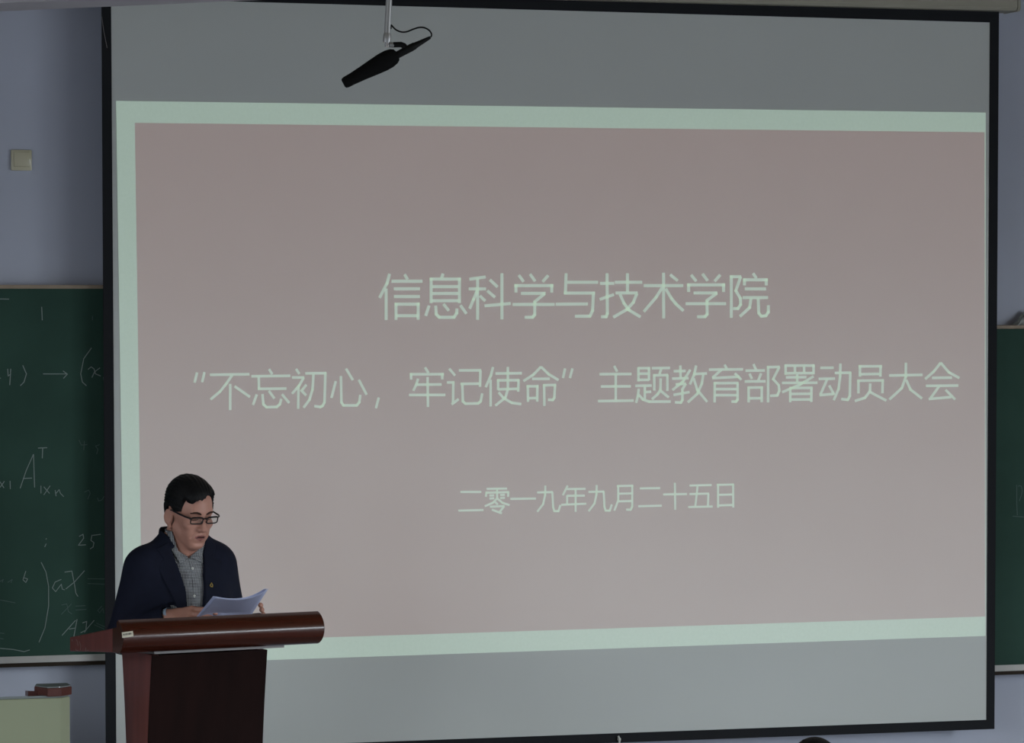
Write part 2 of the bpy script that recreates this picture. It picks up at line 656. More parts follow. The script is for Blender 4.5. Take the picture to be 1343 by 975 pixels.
q = rel(at_y(812, 970, -0.008))
MB().tube([q + Vector((-0.004, 0, 0.012)), q + Vector((0.003, 0, 0.0)), q + Vector((0.0, 0, -0.014))], 0.004).ball(q, 0.007).build(
    'pull_tab', M['button'], screen, True)
p0, p1, p2 = (rel(at_y(*c, -0.006)) for c in ((133.5, 22), (136, 40), (140.5, 63)))
MB().tube([p0, p1, p2], 0.0011, 6).build('loose_thread', M['plate'], screen, True)

# the projected slide: thin layers of light lying on the fabric
SI = [at_y(176.7, 161.2, 0), at_y(1291.0, 173.6, 0), at_y(1291.8, 809, 0), at_y(186.5, 844, 0)]
SOUT = [at_y(152.2, 132.4, 0), at_y(1292.6, 147.8, 0), at_y(1292.6, 834.4, 0), at_y(163.2, 872.5, 0)]
slide = MB().quad([rel(p, -0.0015) for p in SI]).build('slide_image', M['slide'], screen)
tag(slide, 'rose coloured projected slide')
mb = MB()
for i in range(4):
    j = (i + 1) % 4
    mb.quad([rel(SOUT[i], -0.0015), rel(SOUT[j], -0.0015), rel(SI[j], -0.0015), rel(SI[i], -0.0015)])
tag(mb.build('slide_margin', M['pale'], slide), 'pale green projected margin')

# slide lettering; strokes surveyed in seven-fold enlarged tiles (scale 7.461)
TA, TB, TC = (480, 350), (660, 350), (840, 350)
TD, TE, TF, TG, TH, TI = (240, 475), (420, 475), (600, 475), (780, 470), (960, 470), (1110, 465)
TJ, TK = (590, 620), (800, 615)
LINE1 = [
    (TA, '228,70 205,160 130,305|195,215 195,520|375,75 405,125|248,142 550,142|270,216 525,216|272,292 525,292|292,355 292,520|'
         '280,367 522,367|508,355 508,518|292,480 508,480'),
    (TA, '752,68 735,118|635,110 635,355|622,121 925,121|912,110 912,355|640,195 905,195|640,262 905,262|635,333 912,333|'
         '615,382 582,480|680,382 685,465 715,495 860,495 885,455 888,410|755,365 808,430|922,378 980,460'),
    (TA, '1168,100 1010,122|1003,217 1172,217|1090,110 1090,518|1085,235 1050,320 1012,410|1112,285 1165,335|1210,128 1285,198|'
         '1185,235 1260,300|1158,383 1413,360|1328,65 1328,515'),
    (TB, '150,82 197,147|260,72 310,142|438,85 383,147|122,172 122,252|107,185 487,185|472,172 472,252|172,261 412,261|'
         '405,262 300,348|306,340 306,470 285,495 208,495|90,369 500,369'),
    (TB, '613,65 605,265|620,152 925,152|592,258 895,258|880,255 872,430 845,485 700,485|512,367 825,365'),
    (TB, '945,163 1083,163|1013,65 1016,460 1005,490 955,490|942,320 1080,273|1090,152 1357,152|1213,65 1213,255|'
         '1097,257 1312,257|1305,262 1270,350 1205,420 1075,495|1140,270 1180,360 1230,425 1340,492'),
    (TC, '223,60 225,505|30,185 415,185|210,205 150,300 30,440|245,215 300,310 345,365 418,432|288,78 362,137'),
    (TC, '493,80 543,142|603,70 655,137|778,80 722,142|468,167 468,247|455,178 825,178|810,167 810,247|517,257 750,257|'
         '745,258 640,337|648,330 650,465 630,490 552,490|440,362 835,362'),
    (TC, '886,90 886,500|873,97 982,97|978,97 930,235 975,310 978,370 950,410 903,410|1098,65 1132,112|1015,118 1015,182|'
         '1002,128 1243,128|1228,118 1228,182|1018,217 1225,217|997,302 1245,302|1080,305 1065,400 970,487|'
         '1148,305 1155,455 1180,485 1225,480 1248,445 1248,378'),
]
LINE2 = [
    (TD, '135,103 112,202|208,100 185,198'),
    (TD, '262,125 648,120|480,128 420,215 360,290 268,367|460,215 460,470|503,238 653,342'),
    (TD, '840,70 872,120|668,140 1048,135|738,140 742,265|730,263 1010,260|720,318 683,420|775,315 785,415 815,442 915,440 945,415 960,362|'
         '838,283 893,357|966,316 1038,400'),
    (TD, '1105,68 1137,117|1065,152 1185,152|1180,152 1135,230 1065,310|1128,240 1125,458|1205,222 1163,277|1150,272 1203,327|'
         '1195,112 1402,109|1391,108 1383,395 1363,430 1343,440 1283,432|1275,115 1265,270 1235,370 1178,447'),
    (TE, '150,188 107,352|200,138 205,395 225,425 355,425 380,395 390,322|250,65 317,177|376,175 452,320'),
    (TE, '571,348 543,452'),
    (TE, '1023,53 1057,107|887,110 887,172|875,120 1207,120|1192,110 1192,170|955,163 940,215 908,282|945,222 1185,220|'
         '867,323 1222,322|1048,148 1052,440'),
    (TE, '1260,66 1317,132|1238,200 1310,200|1300,195 1297,400|1283,415 1352,363|1355,82 1572,82|1565,80 1561,242|'
         '1370,215 1565,212|1388,208 1393,385 1418,408 1543,405 1568,385 1583,308'),
    (TF, '345,50 325,130 273,247|322,175 322,435|370,113 627,110|395,170 395,272|385,180 600,178|595,170 592,290|395,268 595,262|'
         '490,48 490,270 465,350 368,427|400,298 450,355 530,400 622,412'),
    (TF, '815,47 740,125 643,187|815,47 890,120 987,177|728,165 900,165|685,228 688,390|675,238 790,238|778,230 778,387|'
         '688,355 778,352|845,218 848,430|838,228 962,225|952,222 945,350 930,372 883,370'),
    (TF, '1050,63 1030,157|1122,63 1098,157'),
    (TG, '188,76 217,132|45,157 358,155|58,277 350,275|30,420 378,415|203,157 203,418'),
    (TG, '425,92 425,227|418,98 538,98|528,95 528,217|425,152 528,152|425,212 528,212|395,270 555,268|487,270 487,400|487,332 550,328|'
         '428,300 420,370 402,437|428,358 470,405 530,425 740,425|557,98 733,95|648,100 630,162|580,162 580,317|570,168 715,165|'
         '708,162 708,320|643,198 640,310 615,350 558,402|645,322 722,384'),
    (TG, '770,128 887,125|835,72 838,197|755,200 915,195|932,113 860,230 758,312|790,257 890,250|888,250 850,312|855,308 855,410 840,435 783,432|'
         '768,360 925,332|990,72 970,160 928,257|962,155 1095,150|1060,155 1045,250 1000,350 908,432|965,197 1000,310 1098,427'),
    (TG, '1268,63 1292,110|1115,112 1448,109|1235,115 1150,192|1147,195 1415,182|1368,148 1432,212|1172,238 1170,432|1162,245 1403,243|'
         '1395,240 1395,405 1380,425 1335,425|1172,303 1395,303|1172,362 1395,362'),
    (TH, '208,58 232,112|130,122 318,120|168,152 192,202|282,148 255,217|122,228 325,226|160,282 160,432|150,288 300,287|288,282 288,430|'
         '160,393 288,392|350,80 350,432|340,88 465,85|460,87 400,205 455,265 460,320 440,365 370,368'),
    (TH, '522,66 522,162|512,72 805,72|795,66 795,157|613,75 613,145|703,75 703,145|522,148 795,146|525,188 725,186|635,160 635,240|'
         '487,242 833,240|795,178 660,260 488,333|567,290 567,430|560,292 785,290|775,288 773,428|567,350 775,348|567,405 773,404'),
    (TH, '862,95 992,93|845,203 1005,200|930,203 862,357|853,362 992,350|948,268 997,357|1003,145 1165,142|1155,140 1150,370 1130,408 1066,400|'
         '1058,53 1055,180 1040,300 993,412'),
    (TI, '130,108 130,217|118,118 345,116|332,112 330,217|130,195 332,192|115,252 115,382|105,258 365,255|352,252 350,380|'
         '230,285 228,360 180,425 80,456|230,370 388,452'),
    (TI, '416,207 742,200|580,82 578,220 540,330 418,442|583,250 625,345 738,432'),
    (TI, '920,82 850,170 768,242|920,82 1000,175 1103,232|835,230 1030,228|776,308 1092,305|905,312 822,427|803,437 1022,418|968,347 1062,442'),
]
_nine = '852,195 1005,192|1000,190 1008,340 1020,378 1060,378 1080,318|932,128 930,220 910,310 853,384'
LINE3 = [
    (TJ, '101,190 305,190|81,373 327,367'),
    (TJ, '357,160 557,157|357,188 350,237|350,198 577,192|570,190 567,237|460,158 460,250|385,225 430,224|385,255 430,252|490,220 535,218|'
         '490,250 535,248|460,252 420,295 340,330|460,252 510,295 582,320|440,288 467,314|390,335 532,328|528,330 485,387|408,363 507,400'),
    (TJ, '590,258 840,255'),
    (TJ, _nine),
    (TJ, '1150,128 1103,222|1140,162 1325,160|1142,228 1318,226|1145,225 1145,312|1088,316 1332,305|1228,160 1228,384'),
    ((590 + 67.3, 619.3), _nine),
    (TK, '78,162 78,310 40,410|65,170 225,167|215,162 215,370 200,402 156,400|78,245 215,242|78,320 215,316'),
    (TK, '290,193 487,190|275,368 504,362'),
    (TK, '518,252 750,248|632,138 636,402'),
    (TK, '776,165 992,160|855,165 832,372|776,248 965,244|960,244 955,368|763,375 1002,370'),
    (TK, '1055,150 1055,382|1043,158 1210,155|1202,150 1204,380|1055,256 1202,252|1055,360 1204,355'),
]


def lettering(name, rows, width, label):
    mb = MB()
    for (x0, y0), s in rows:
        for st in s.split('|'):
            pts = [tuple(float(v) for v in c.split(',')) for c in st.split()]
            mb.stroke(pts, width / 2 * 7.461, lambda x, y: rel(at_y(x0 + x / 7.461, y0 + y / 7.461, 0), -0.003))
    tag(mb.build(name, M['glyph'], slide), label)


lettering('title_text', LINE1, 3.9, 'pale first line of slide text naming a school')
lettering('subtitle_text', LINE2[:5], 3.35, 'first quoted phrase of the second slide line')
lettering('subtitle_text', LINE2[5:6], 3.35, 'comma of the second slide line')
lettering('subtitle_text', LINE2[6:11], 3.35, 'second quoted phrase of the second slide line')
lettering('subtitle_text', LINE2[11:], 3.35, 'unquoted end of the second slide line')
lettering('date_text', LINE3, 2.7, 'pale small date line of the slide')


# ================================================================== chalkboards
def strokes(o, name, tile, sc, specs, Y, hw, m, parent, org):
    mb = MB()
    for st in specs.split('|'):
        pts = [tuple(float(v) for v in c.split(',')) for c in st.split()]

        def f(x, y):
            p = at_y(tile[0] + x / sc, tile[1] + y / sc, Y) - org
            return p
        mb.stroke(pts, hw * sc, f)
    return mb


def chalkboard(x0, x1, top_px, bot_px, px_ref, label, writing):
    Yf = 0.075                                           # face of the board
    zt, zbm = at_y(px_ref, top_px, Yf).z, at_y(px_ref, bot_px, Yf).z
    t = tag(empty('chalkboard', ((x0 + x1) / 2, FRONT_Y, zbm)), label, 'chalkboard')
    w, h, dy = (x1 - x0) / 2, zt - zbm, Yf - FRONT_Y
    MB().box((-w, dy, 0), (w, 0, h)).build('writing_panel', M['board'], t)
    fr = 0.014
    MB().box((-w - fr, dy - 0.012, h), (w + fr, 0, h + fr), 0.002).build('top_rail', M['wood_trim'], t)
    for s in (-1, 1):
        MB().box((s * w, dy - 0.012, 0), (s * (w + fr), 0, h), 0.002).build('side_rail', M['wood_trim'], t)
    mb = MB().prism([(-w - fr, dy - 0.017, 0.0), (-w - fr, dy, 0.0), (-w - fr, dy, -0.022), (-w - fr, dy - 0.02, -0.022), (-w - fr, dy - 0.02, 0.002)],
                    (2 * (w + fr), 0, 0))
    tr = mb.build('chalk_tray', M['tray'], t)
    tag(tr, 'pale metal chalk ledge')
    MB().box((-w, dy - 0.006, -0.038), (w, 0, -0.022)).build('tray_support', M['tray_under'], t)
    org = Vector(t.location)
    for nm, tile, sc, specs, hw, m in writing:
        for part in specs.split('#'):
            mb = strokes(None, nm, tile, sc, part, Yf - 0.0012, hw, m, t, org)
            mb.build(nm, m, t)
    return t


# each chalked sign or short formula is a part of its own ('#' parts them)
W1 = '205,160 208,226#38,465 40,500 54,490|53,465 48,545#0,510 4,512#112,448 130,490 118,530 100,548#212,490 328,490|310,475 331,491 312,512#' \
     '450,362 412,415 397,490 405,530 425,548#433,468 448,455 462,465 470,490 495,500|492,460 465,480 452,508|510,505 511,525#' \
     '187,855 232,853|210,855 208,905#0,121 45,122'
W2 = '153,-14 120,60 92,142|153,-14 158,138|105,97 146,95#0,112 18,140|20,110 0,138|46,108 47,145#187,130 187,165|200,135 226,165|' \
     '229,130 200,172|252,150 256,178|256,165 270,148 276,165 291,180#212,370 210,376|211,395 204,410#361,362 379,352 382,370 358,402 392,400#' \
     '420,355 415,380 429,390 425,410 411,419|422,357 460,352#188,480 210,525 222,590 222,680 205,780 178,845#118,520 105,560 118,572 126,556 108,550#' \
     '280,558 252,570 239,597 254,614 280,580 284,602 296,606#295,525 328,520 340,580 346,620 356,636|386,518 340,570 300,602#' \
     '345,745 283,814|352,740 335,830|315,785 346,780#376,757 396,750 392,790 368,802|430,745 400,780 385,800#0,873 60,878 110,888 136,880'
W3 = '388,815 400,840 430,838|415,820 412,865#490,838 470,845 482,862 475,885#455,205 455,226'
W4 = '385,160 405,150 412,165 400,192#445,185 450,200 465,195 476,178#400,555 482,556|400,577 482,580#280,675 305,670 312,705 328,716|' \
     '326,670 280,718#345,680 390,678|345,698 395,695#466,680 446,700 455,711 470,690 473,712#430,765 476,785|440,758 482,776#' \
     '0,568 15,558 10,572#35,572 56,558 50,574#0,803 20,805|0,828 16,830#0,652 70,665'
xl = at_y(133, 500, 0.2).x
chalkboard(-4.9, -1.50, 379, 860, 70, 'green chalkboard left of the screen, covered in chalk formulas', [
    ('chalk_writing', (0, 360), 3.75, W1, 0.55, M['chalk']),
    ('chalk_writing', (0, 600), 3.481, W2, 0.5, M['chalk']),
    ('chalk_writing', (0, 360), 3.75, W3, 0.5, M['chalk_faint']),
    ('chalk_writing', (0, 600), 3.481, W4, 0.5, M['chalk_faint'])])
rb = chalkboard(1.35, 4.75, 431.5, 872.5, 1320, 'green chalkboard right of the screen, nearly bare', [
    ('chalk_writing', (1300, 620), 12.19, '408,200 408,500 418,685|428,222 450,212 480,218 497,290 480,370 450,455|345,700 560,714', 0.55, M['chalk_faint'])])

# crumpled clear bag lying on the right board's top rail
org = at_y(1344, 428.2, 0.12)
bagt = at_y(1336.5, 413.5, 0.24)
mb = MB()
rows = []
for i in range(9):
    a = i / 8
    row = []
    for j in range(9):
        b = j / 8
        hgt = 0.062 * math.sin(math.pi * min(1, a * 1.05)) ** 0.7 * (0.75 + 0.35 * b)
        row.append(((a - 0.4) * 0.11 + 0.012 * random.uniform(-1, 1), (b - 0.5) * 0.07 + 0.008 * random.uniform(-1, 1),
                    max(0.0005, hgt * (1 - (2 * b - 1) ** 4 * 0.9) + 0.006 * random.uniform(-1, 1) * (hgt > 0.01))))
    rows.append(row)
mb.grid(rows)
bag = mb.build('plastic_bag', M['film'], None, loc=(org.x + 0.012, 0.12, org.z))
tag(bag, 'crumpled clear plastic bag lying on top of the right chalkboard', 'bag')
md = bag.modifiers.new('thick', 'SOLIDIFY')
md.thickness = 0.001

# ================================================================== blank wall plate
p = at_y(27.6, 210.3, FRONT_Y)
sw = tag(empty('wall_switch_plate', p), 'square ivory wall plate on the lavender wall above the left chalkboard', 'wall plate')
MB().box((-0.0375, -0.011, -0.0375), (0.0375, 0, 0.0375), 0.004).build('plate', M['socket'], sw, True)
MB().box((-0.027, -0.0145, -0.024), (0.031, -0.008, 0.03), 0.003).build('rocker', M['socket'], sw, True)
MB().ball((-0.023, -0.0112, 0.026), 0.0035, (1, 0.4, 1)).build('screw', M['chrome'], sw, True)

# ================================================================== lectern
LEC = tag(empty('lectern', L_ORG, L_ROT), 'dark mahogany speaker lectern with a rounded front rail', 'lectern')
uL = lp(157.5, 835, 0.03).x
uR = lp(426, 822, 0.0).x
zt, zlo = 1.208, 1.102
prof = [(0.062, zt - 0.006)]
for i in range(13):
    a = R(72 - 144 * i / 12)
    prof.append((0.075 - 0.075 * math.cos(a) * 1.0, (zt + zlo) / 2 + (zt - zlo) / 2 / math.sin(R(72)) * math.sin(a)))
prof += [(0.07, zlo + 0.0005), (0.10, zlo - 0.001), (0.10, 1.178), (0.062, 1.184)]
rail = MB().prism([(uL, v, z) for v, z in prof], (uR - uL, 0, 0), 0.0015, 1).build('front_rail', M['rail'], LEC, True, 35)
board = [(0.0985, 1.1015), (0.489, 1.069), (0.489, 1.116), (0.0985, 1.178)]
MB().prism([(uL - 0.002, v, z) for v, z in board], (uR - uL + 0.004, 0, 0), 0.004).build('reading_board', M['wood'], LEC)
# mounting plate under the board
ua, ub = lp(199, 856, 0.105).x, lp(369, 848, 0.105).x
za = lp(280, 851.5, 0.105).z
MB().prism([(ua, 0.082, zlo - 0.011), (ua, 0.43, za - 0.026), (ua, 0.43, za - 0.018), (ua, 0.082, zlo - 0.0015)], (ub - ua, 0, 0)).build('mounting_plate', M['plate'], LEC)
q = lp(356, 850, 0.12)
MB().tube([(q.x, q.y, za - 0.008), (q.x, q.y, za + 0.002)], 0.006).build('screw', M['plate'], LEC, True)
# column: hourglass side outline
uc0, uc1 = lp(200.5, 860, 0.124).x, lp(350.5, 880, 0.124).x


def col_front(z):
    t = 1.085 - z
    return 0.124 + 0.165 * t - 0.115 * t * t + (0.0 if z > 0.25 else -0.06 * ((0.25 - z) / 0.25) ** 2)


def col_back(z):
    t = 1.085 - z
    return 0.405 - 0.165 * t + 0.125 * t * t + (0.0 if z > 0.25 else 0.05 * ((0.25 - z) / 0.25) ** 2)


zs = [0.05 + (1.082 - 0.05) * i / 24 for i in range(25)]
outline = [(col_front(z) + 0.006, z) for z in zs] + [(col_back(z), z) for z in zs[::-1]]
for sx, nm in ((uc0, 0), (uc1 - 0.022, 1)):
    mb = MB().prism([(sx, v, z) for v, z in outline], (0.022, 0, 0))
    mb.build('side_panel', M['wood'], LEC, True, 30)
mb = MB()
rows = [[(u, col_front(z), z) for u in (uc0 - 0.001, uc1 + 0.001)] for z in zs]
mb.grid(rows).grid([[(u, col_front(z) + 0.008, z) for u in (uc0 - 0.001, uc1 + 0.001)] for z in zs])
for u in (uc0 - 0.001, uc1 + 0.001):
    mb.grid([[(u, col_front(z), z), (u, col_front(z) + 0.008, z)] for z in zs])
bmesh.ops.remove_doubles(mb.bm, verts=mb.bm.verts[:], dist=1e-5)
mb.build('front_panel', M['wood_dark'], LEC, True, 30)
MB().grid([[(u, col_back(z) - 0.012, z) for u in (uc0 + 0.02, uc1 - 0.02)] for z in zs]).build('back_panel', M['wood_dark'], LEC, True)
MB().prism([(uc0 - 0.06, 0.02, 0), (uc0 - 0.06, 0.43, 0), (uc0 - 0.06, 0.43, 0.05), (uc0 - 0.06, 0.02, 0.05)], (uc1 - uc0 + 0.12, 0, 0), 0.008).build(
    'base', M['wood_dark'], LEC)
# small printed sticker on the rail (its print is too small to read)
s0, s1 = lp(160, 833.5, 0.001), lp(174.8, 832.8, 0.001)
st = MB()


def on_rail(u, z):
    zc = (zt + zlo) / 2
    a = math.asin(max(-1, min(1, (z - zc) / 0.0563)))
    return Vector((u, 0.075 - 0.075 * math.cos(a) - 0.0008, z))


zc_ = s0.z
st.grid([[on_rail(s0.x + (s1.x - s0.x) * i / 4, zc_ + dz + 0.003 * i / 4) for i in range(5)] for dz in (-0.0085, 0.0, 0.0085)])
stk = st.build('sticker', M['sticker'], LEC)
tag(stk, 'small white printed sticker')
mb = MB()
for i in range(9):
    u = s0.x + (s1.x - s0.x) * (0.1 + 0.085 * i)
    w = (s1.x - s0.x) * (0.04 if i % 3 else 0.06)
    z0 = zc_ + 0.001 + 0.003 * i / 10
    mb.quad([on_rail(u, z0 - 0.0022) - Vector((0, 5e-4, 0)), on_rail(u + w, z0 - 0.0022) - Vector((0, 5e-4, 0)),
             on_rail(u + w, z0 + 0.003) - Vector((0, 5e-4, 0)), on_rail(u, z0 + 0.003) - Vector((0, 5e-4, 0))])
mb.build('print', M['ink'], stk)
# pale scuffs on the near end of the board


def on_side(px, py):
    a = LMI @ CAM
    d = LMI.to_3x3() @ ray(px, py)
    q_ = a + d * ((uL - 0.003 - a.x) / d.x)
    return q_


for spec in ('265,520 290,570 300,640', '325,560 348,640 340,715', '258,690 265,715 300,722', '433,665 440,735', '470,710 474,728', '305,470 320,480',
             '550,408 570,415', '195,520 198,560'):
    pts = [tuple(float(v) for v in c.split(',')) for c in spec.split()]
    MB().stroke(pts, 0.28 * 13.43, lambda x, y: on_side(80 + x / 13.43, 800 + y / 13.43)).build('chalk_scuff', M['scuff'], LEC)

# ================================================================== teacher's console at the lower left
cdp = 10.95
c1, c2 = at_d(79.5, 913.2, cdp), at_d(92.3, 912.2, cdp + 0.03)
zt_c = c1.z
con = tag(empty('teaching_console', (c1.x - 0.55, c1.y, 0.0)), 'cream steel teaching console with a dark wooden corner cap', 'console')
ch = c2.x - c1.x
xr = c2.x - (c1.x - 0.55)
body = [(-0.35, 0), (0.55, 0), (xr, ch), (xr, 0.52), (-0.35, 0.52)]
for nm, m_, mb in (('body', M['cream'], MB().prism([(x, y, 0.0) for x, y in body], (0, 0, zt_c - 0.006), 0.004)),
                   ('top_panel', M['console_top'], MB().prism([(x * 0.995, y + 0.004, zt_c - 0.006) for x, y in body], (0, 0, 0.008), 0.002))):
    for v_ in mb.bm.verts:                       # the top falls away towards the teacher's side
        if v_.co.z > 0.5 and v_.co.y > 0.08:
            v_.co.z -= 0.16 * (v_.co.y - 0.02)
    mb.build(nm, m_, con)
bx = [at_d(61.3, 905, cdp).x - con.location.x, at_d(48, 905, cdp).x - con.location.x]
cap_o = [(bx[0], -0.006), (0.552, -0.006), (xr + 0.006, ch - 0.003), (xr + 0.006, 0.12), (bx[1] + 0.012, 0.12), (bx[1], 0.07)]
capz = at_d(70, 902, cdp).z
cp = MB().prism([(x, y, zt_c - 0.001) for x, y in cap_o], (0, 0, 0.027), 0.003).build('wooden_cap', M['console_wood'], con)
tag(cp, 'dark red wooden corner cap')
q = at_d(78.6, 902.3, cdp - 0.02) - con.location
MB().ball((q.x, -0.007, q.z), 0.0026, (1, 0.5, 1)).build('lock', M['chrome'], cp, True)
MB().prism([(x * 0.97 + 0.016, y * 0.8 + 0.012, zt_c + 0.026) for x, y in cap_o], (0, 0, 0.003)).build('cap_inlay', M['console_top'], cp)
x3 = at_d(38, 908, cdp).x - con.location.x
MB().prism([(bx[1] + 0.03, 0.05, zt_c - 0.005), (bx[1] + 0.03, 0.11, zt_c - 0.012), (x3, 0.11, zt_c - 0.008), (x3, 0.05, zt_c - 0.003)], (0, 0, 0.016)).build(
    'arm_rest', M['console_wood'], con)

# ================================================================== hanging microphone
MD = 9.4


def mp(px, py, dd=0.0):
    return at_d(px, py, MD + dd)


top = mp(509.5, 8)
mo = Vector((top.x, top.y, CEIL_Z))
mic = tag(empty('hanging_microphone', mo), 'black gun microphone hanging on a metal rod before the screen', 'microphone')


def mr(px, py, dd=0.0):
    return mp(px, py, dd) - mo


UP = 10.0
rod_b = mr(507.8, 46)
rod_t = Vector((0.0, 0, -0.012))
s_px = MD / FPX
MB().tube([rod_t, mr(510.2, 0), rod_b], 4.3 * s_px).build('rod', M['alu'], mic, True)
MB().tube([(0, 0, 0), (0, 0, -0.02)], 0.035, 24).build('ceiling_flange', M['alu'], mic, True)
MB().tube([mr(508.2, 43.5), mr(508, 46), mr(507.5, 53), mr(507.4, 55.5)], [4.5 * s_px, 5.3 * s_px, 5.3 * s_px, 4.9 * s_px], 20).build('collar', M['alu'], mic, True)
MB().tube([mr(508, 55), mr(507.8, 61.5)], 3.2 * s_px, 16).build('socket_nut', M['chrome'], mic, True)
MB().tube([mr(511, 58.5), mr(517, 59.2)], 3.6 * s_px, 16).build('swivel_nut', M['alu'], mic, True)
br = MB()
br.tube([mr(516, 58.7), mr(526, 58.5), mr(529.5, 60), mr(534.5, 65.5)], [3.6 * s_px, 3.7 * s_px, 4.0 * s_px, 3.4 * s_px], 14)
br.build('swivel_bracket', M['plastic'], mic, True)
a, b = mr(520.5, 72.5), mr(564.5, 49)
ax = b - a
MB().tube([a, a + ax * 0.3, a + ax * 0.44, a + ax * 0.46, a + ax * 0.52, a + ax * 0.55, a + ax * 0.97, b],
          [4.8 * s_px, 5.0 * s_px, 5.2 * s_px, 4.9 * s_px, 5.0 * s_px, 4.2 * s_px, 2.1 * s_px, 1.6 * s_px], 20).build('microphone_body', M['plastic'], mic, True)
a, b = mr(521.5, 71), mr(451, 109.5)
ax = b - a
prf = [(0, 4), (0.02, 8), (0.07, 10.6), (0.16, 12.2), (0.28, 12.3), (0.45, 11), (0.65, 9.2), (0.85, 7.9), (0.96, 7.6), (1.0, 6.6), (1.012, 4.5)]
MB().tube([a + ax * t for t, _ in prf], [r_ * s_px for _, r_ in prf], 28).build('foam_windscreen', M['foam'], mic, True)
cpts = [mr(*c) for c in ((512.6, 38), (513, 33), (515, 35), (520, 39.5), (527, 42), (534, 41.5), (542, 38.3), (550, 36), (557, 36.5), (563, 40), (566, 45), (565, 49))]


def smooth_pts(pts, n=5):
    out = []
    for i in range(len(pts) - 1):
        p0, p1, p2, p3 = pts[max(i - 1, 0)], pts[i], pts[i + 1], pts[min(i + 2, len(pts) - 1)]
        for k in range(n):
            t = k / n
            out.append(0.5 * ((2 * p1) + (p2 - p0) * t + (2 * p0 - 5 * p1 + 4 * p2 - p3) * t * t + (3 * p1 - p0 - 3 * p2 + p3) * t ** 3))
    out.append(pts[-1])
    return out


MB().tube(smooth_pts(cpts), 1.1 * s_px, 8).build('cable', M['plastic'], mic, True)

# ================================================================== the speaker
VB = 0.64
base_pt = lp(234, 760, VB)
BASE = Vector((base_pt.x, VB, 0.0))
T_ROT = R(5)


def tl(x, y, z):
    """torso frame (x to his left, y to his back) -> lectern frame, with a slight lean over the desk"""
    y = y - 0.13 * max(0.0, z - 0.95)
    c, s = math.cos(T_ROT), math.sin(T_ROT)
    return Vector((BASE.x + c * x - s * y, BASE.y + s * x + c * y, z))


def tl_inv(P):
    c, s = math.cos(T_ROT), math.sin(T_ROT)
    dx, dy = P[:, 0] - BASE.x, P[:, 1] - BASE.y
    x, y = c * dx + s * dy, -s * dx + c * dy
    return x, y + 0.13 * np.maximum(0, P[:, 2] - 0.95), P[:, 2]


# head frame
H_YAW, H_PIT = R(12), R(13)
h0 = lp(247.5, 675, VB - 0.085)
HM = Matrix.Translation(h0) @ Matrix.Rotation(H_YAW, 4, 'Z') @ Matrix.Rotation(H_PIT, 4, 'X') @ Matrix.Scale(0.90, 4)
HMI = HM.inverted()


def head_xyz(P):
    a = np.array(HMI, np.float32)
    q = P @ a[:3, :3].T + a[:3, 3]
    return q[:, 0], q[:, 1], q[:, 2]


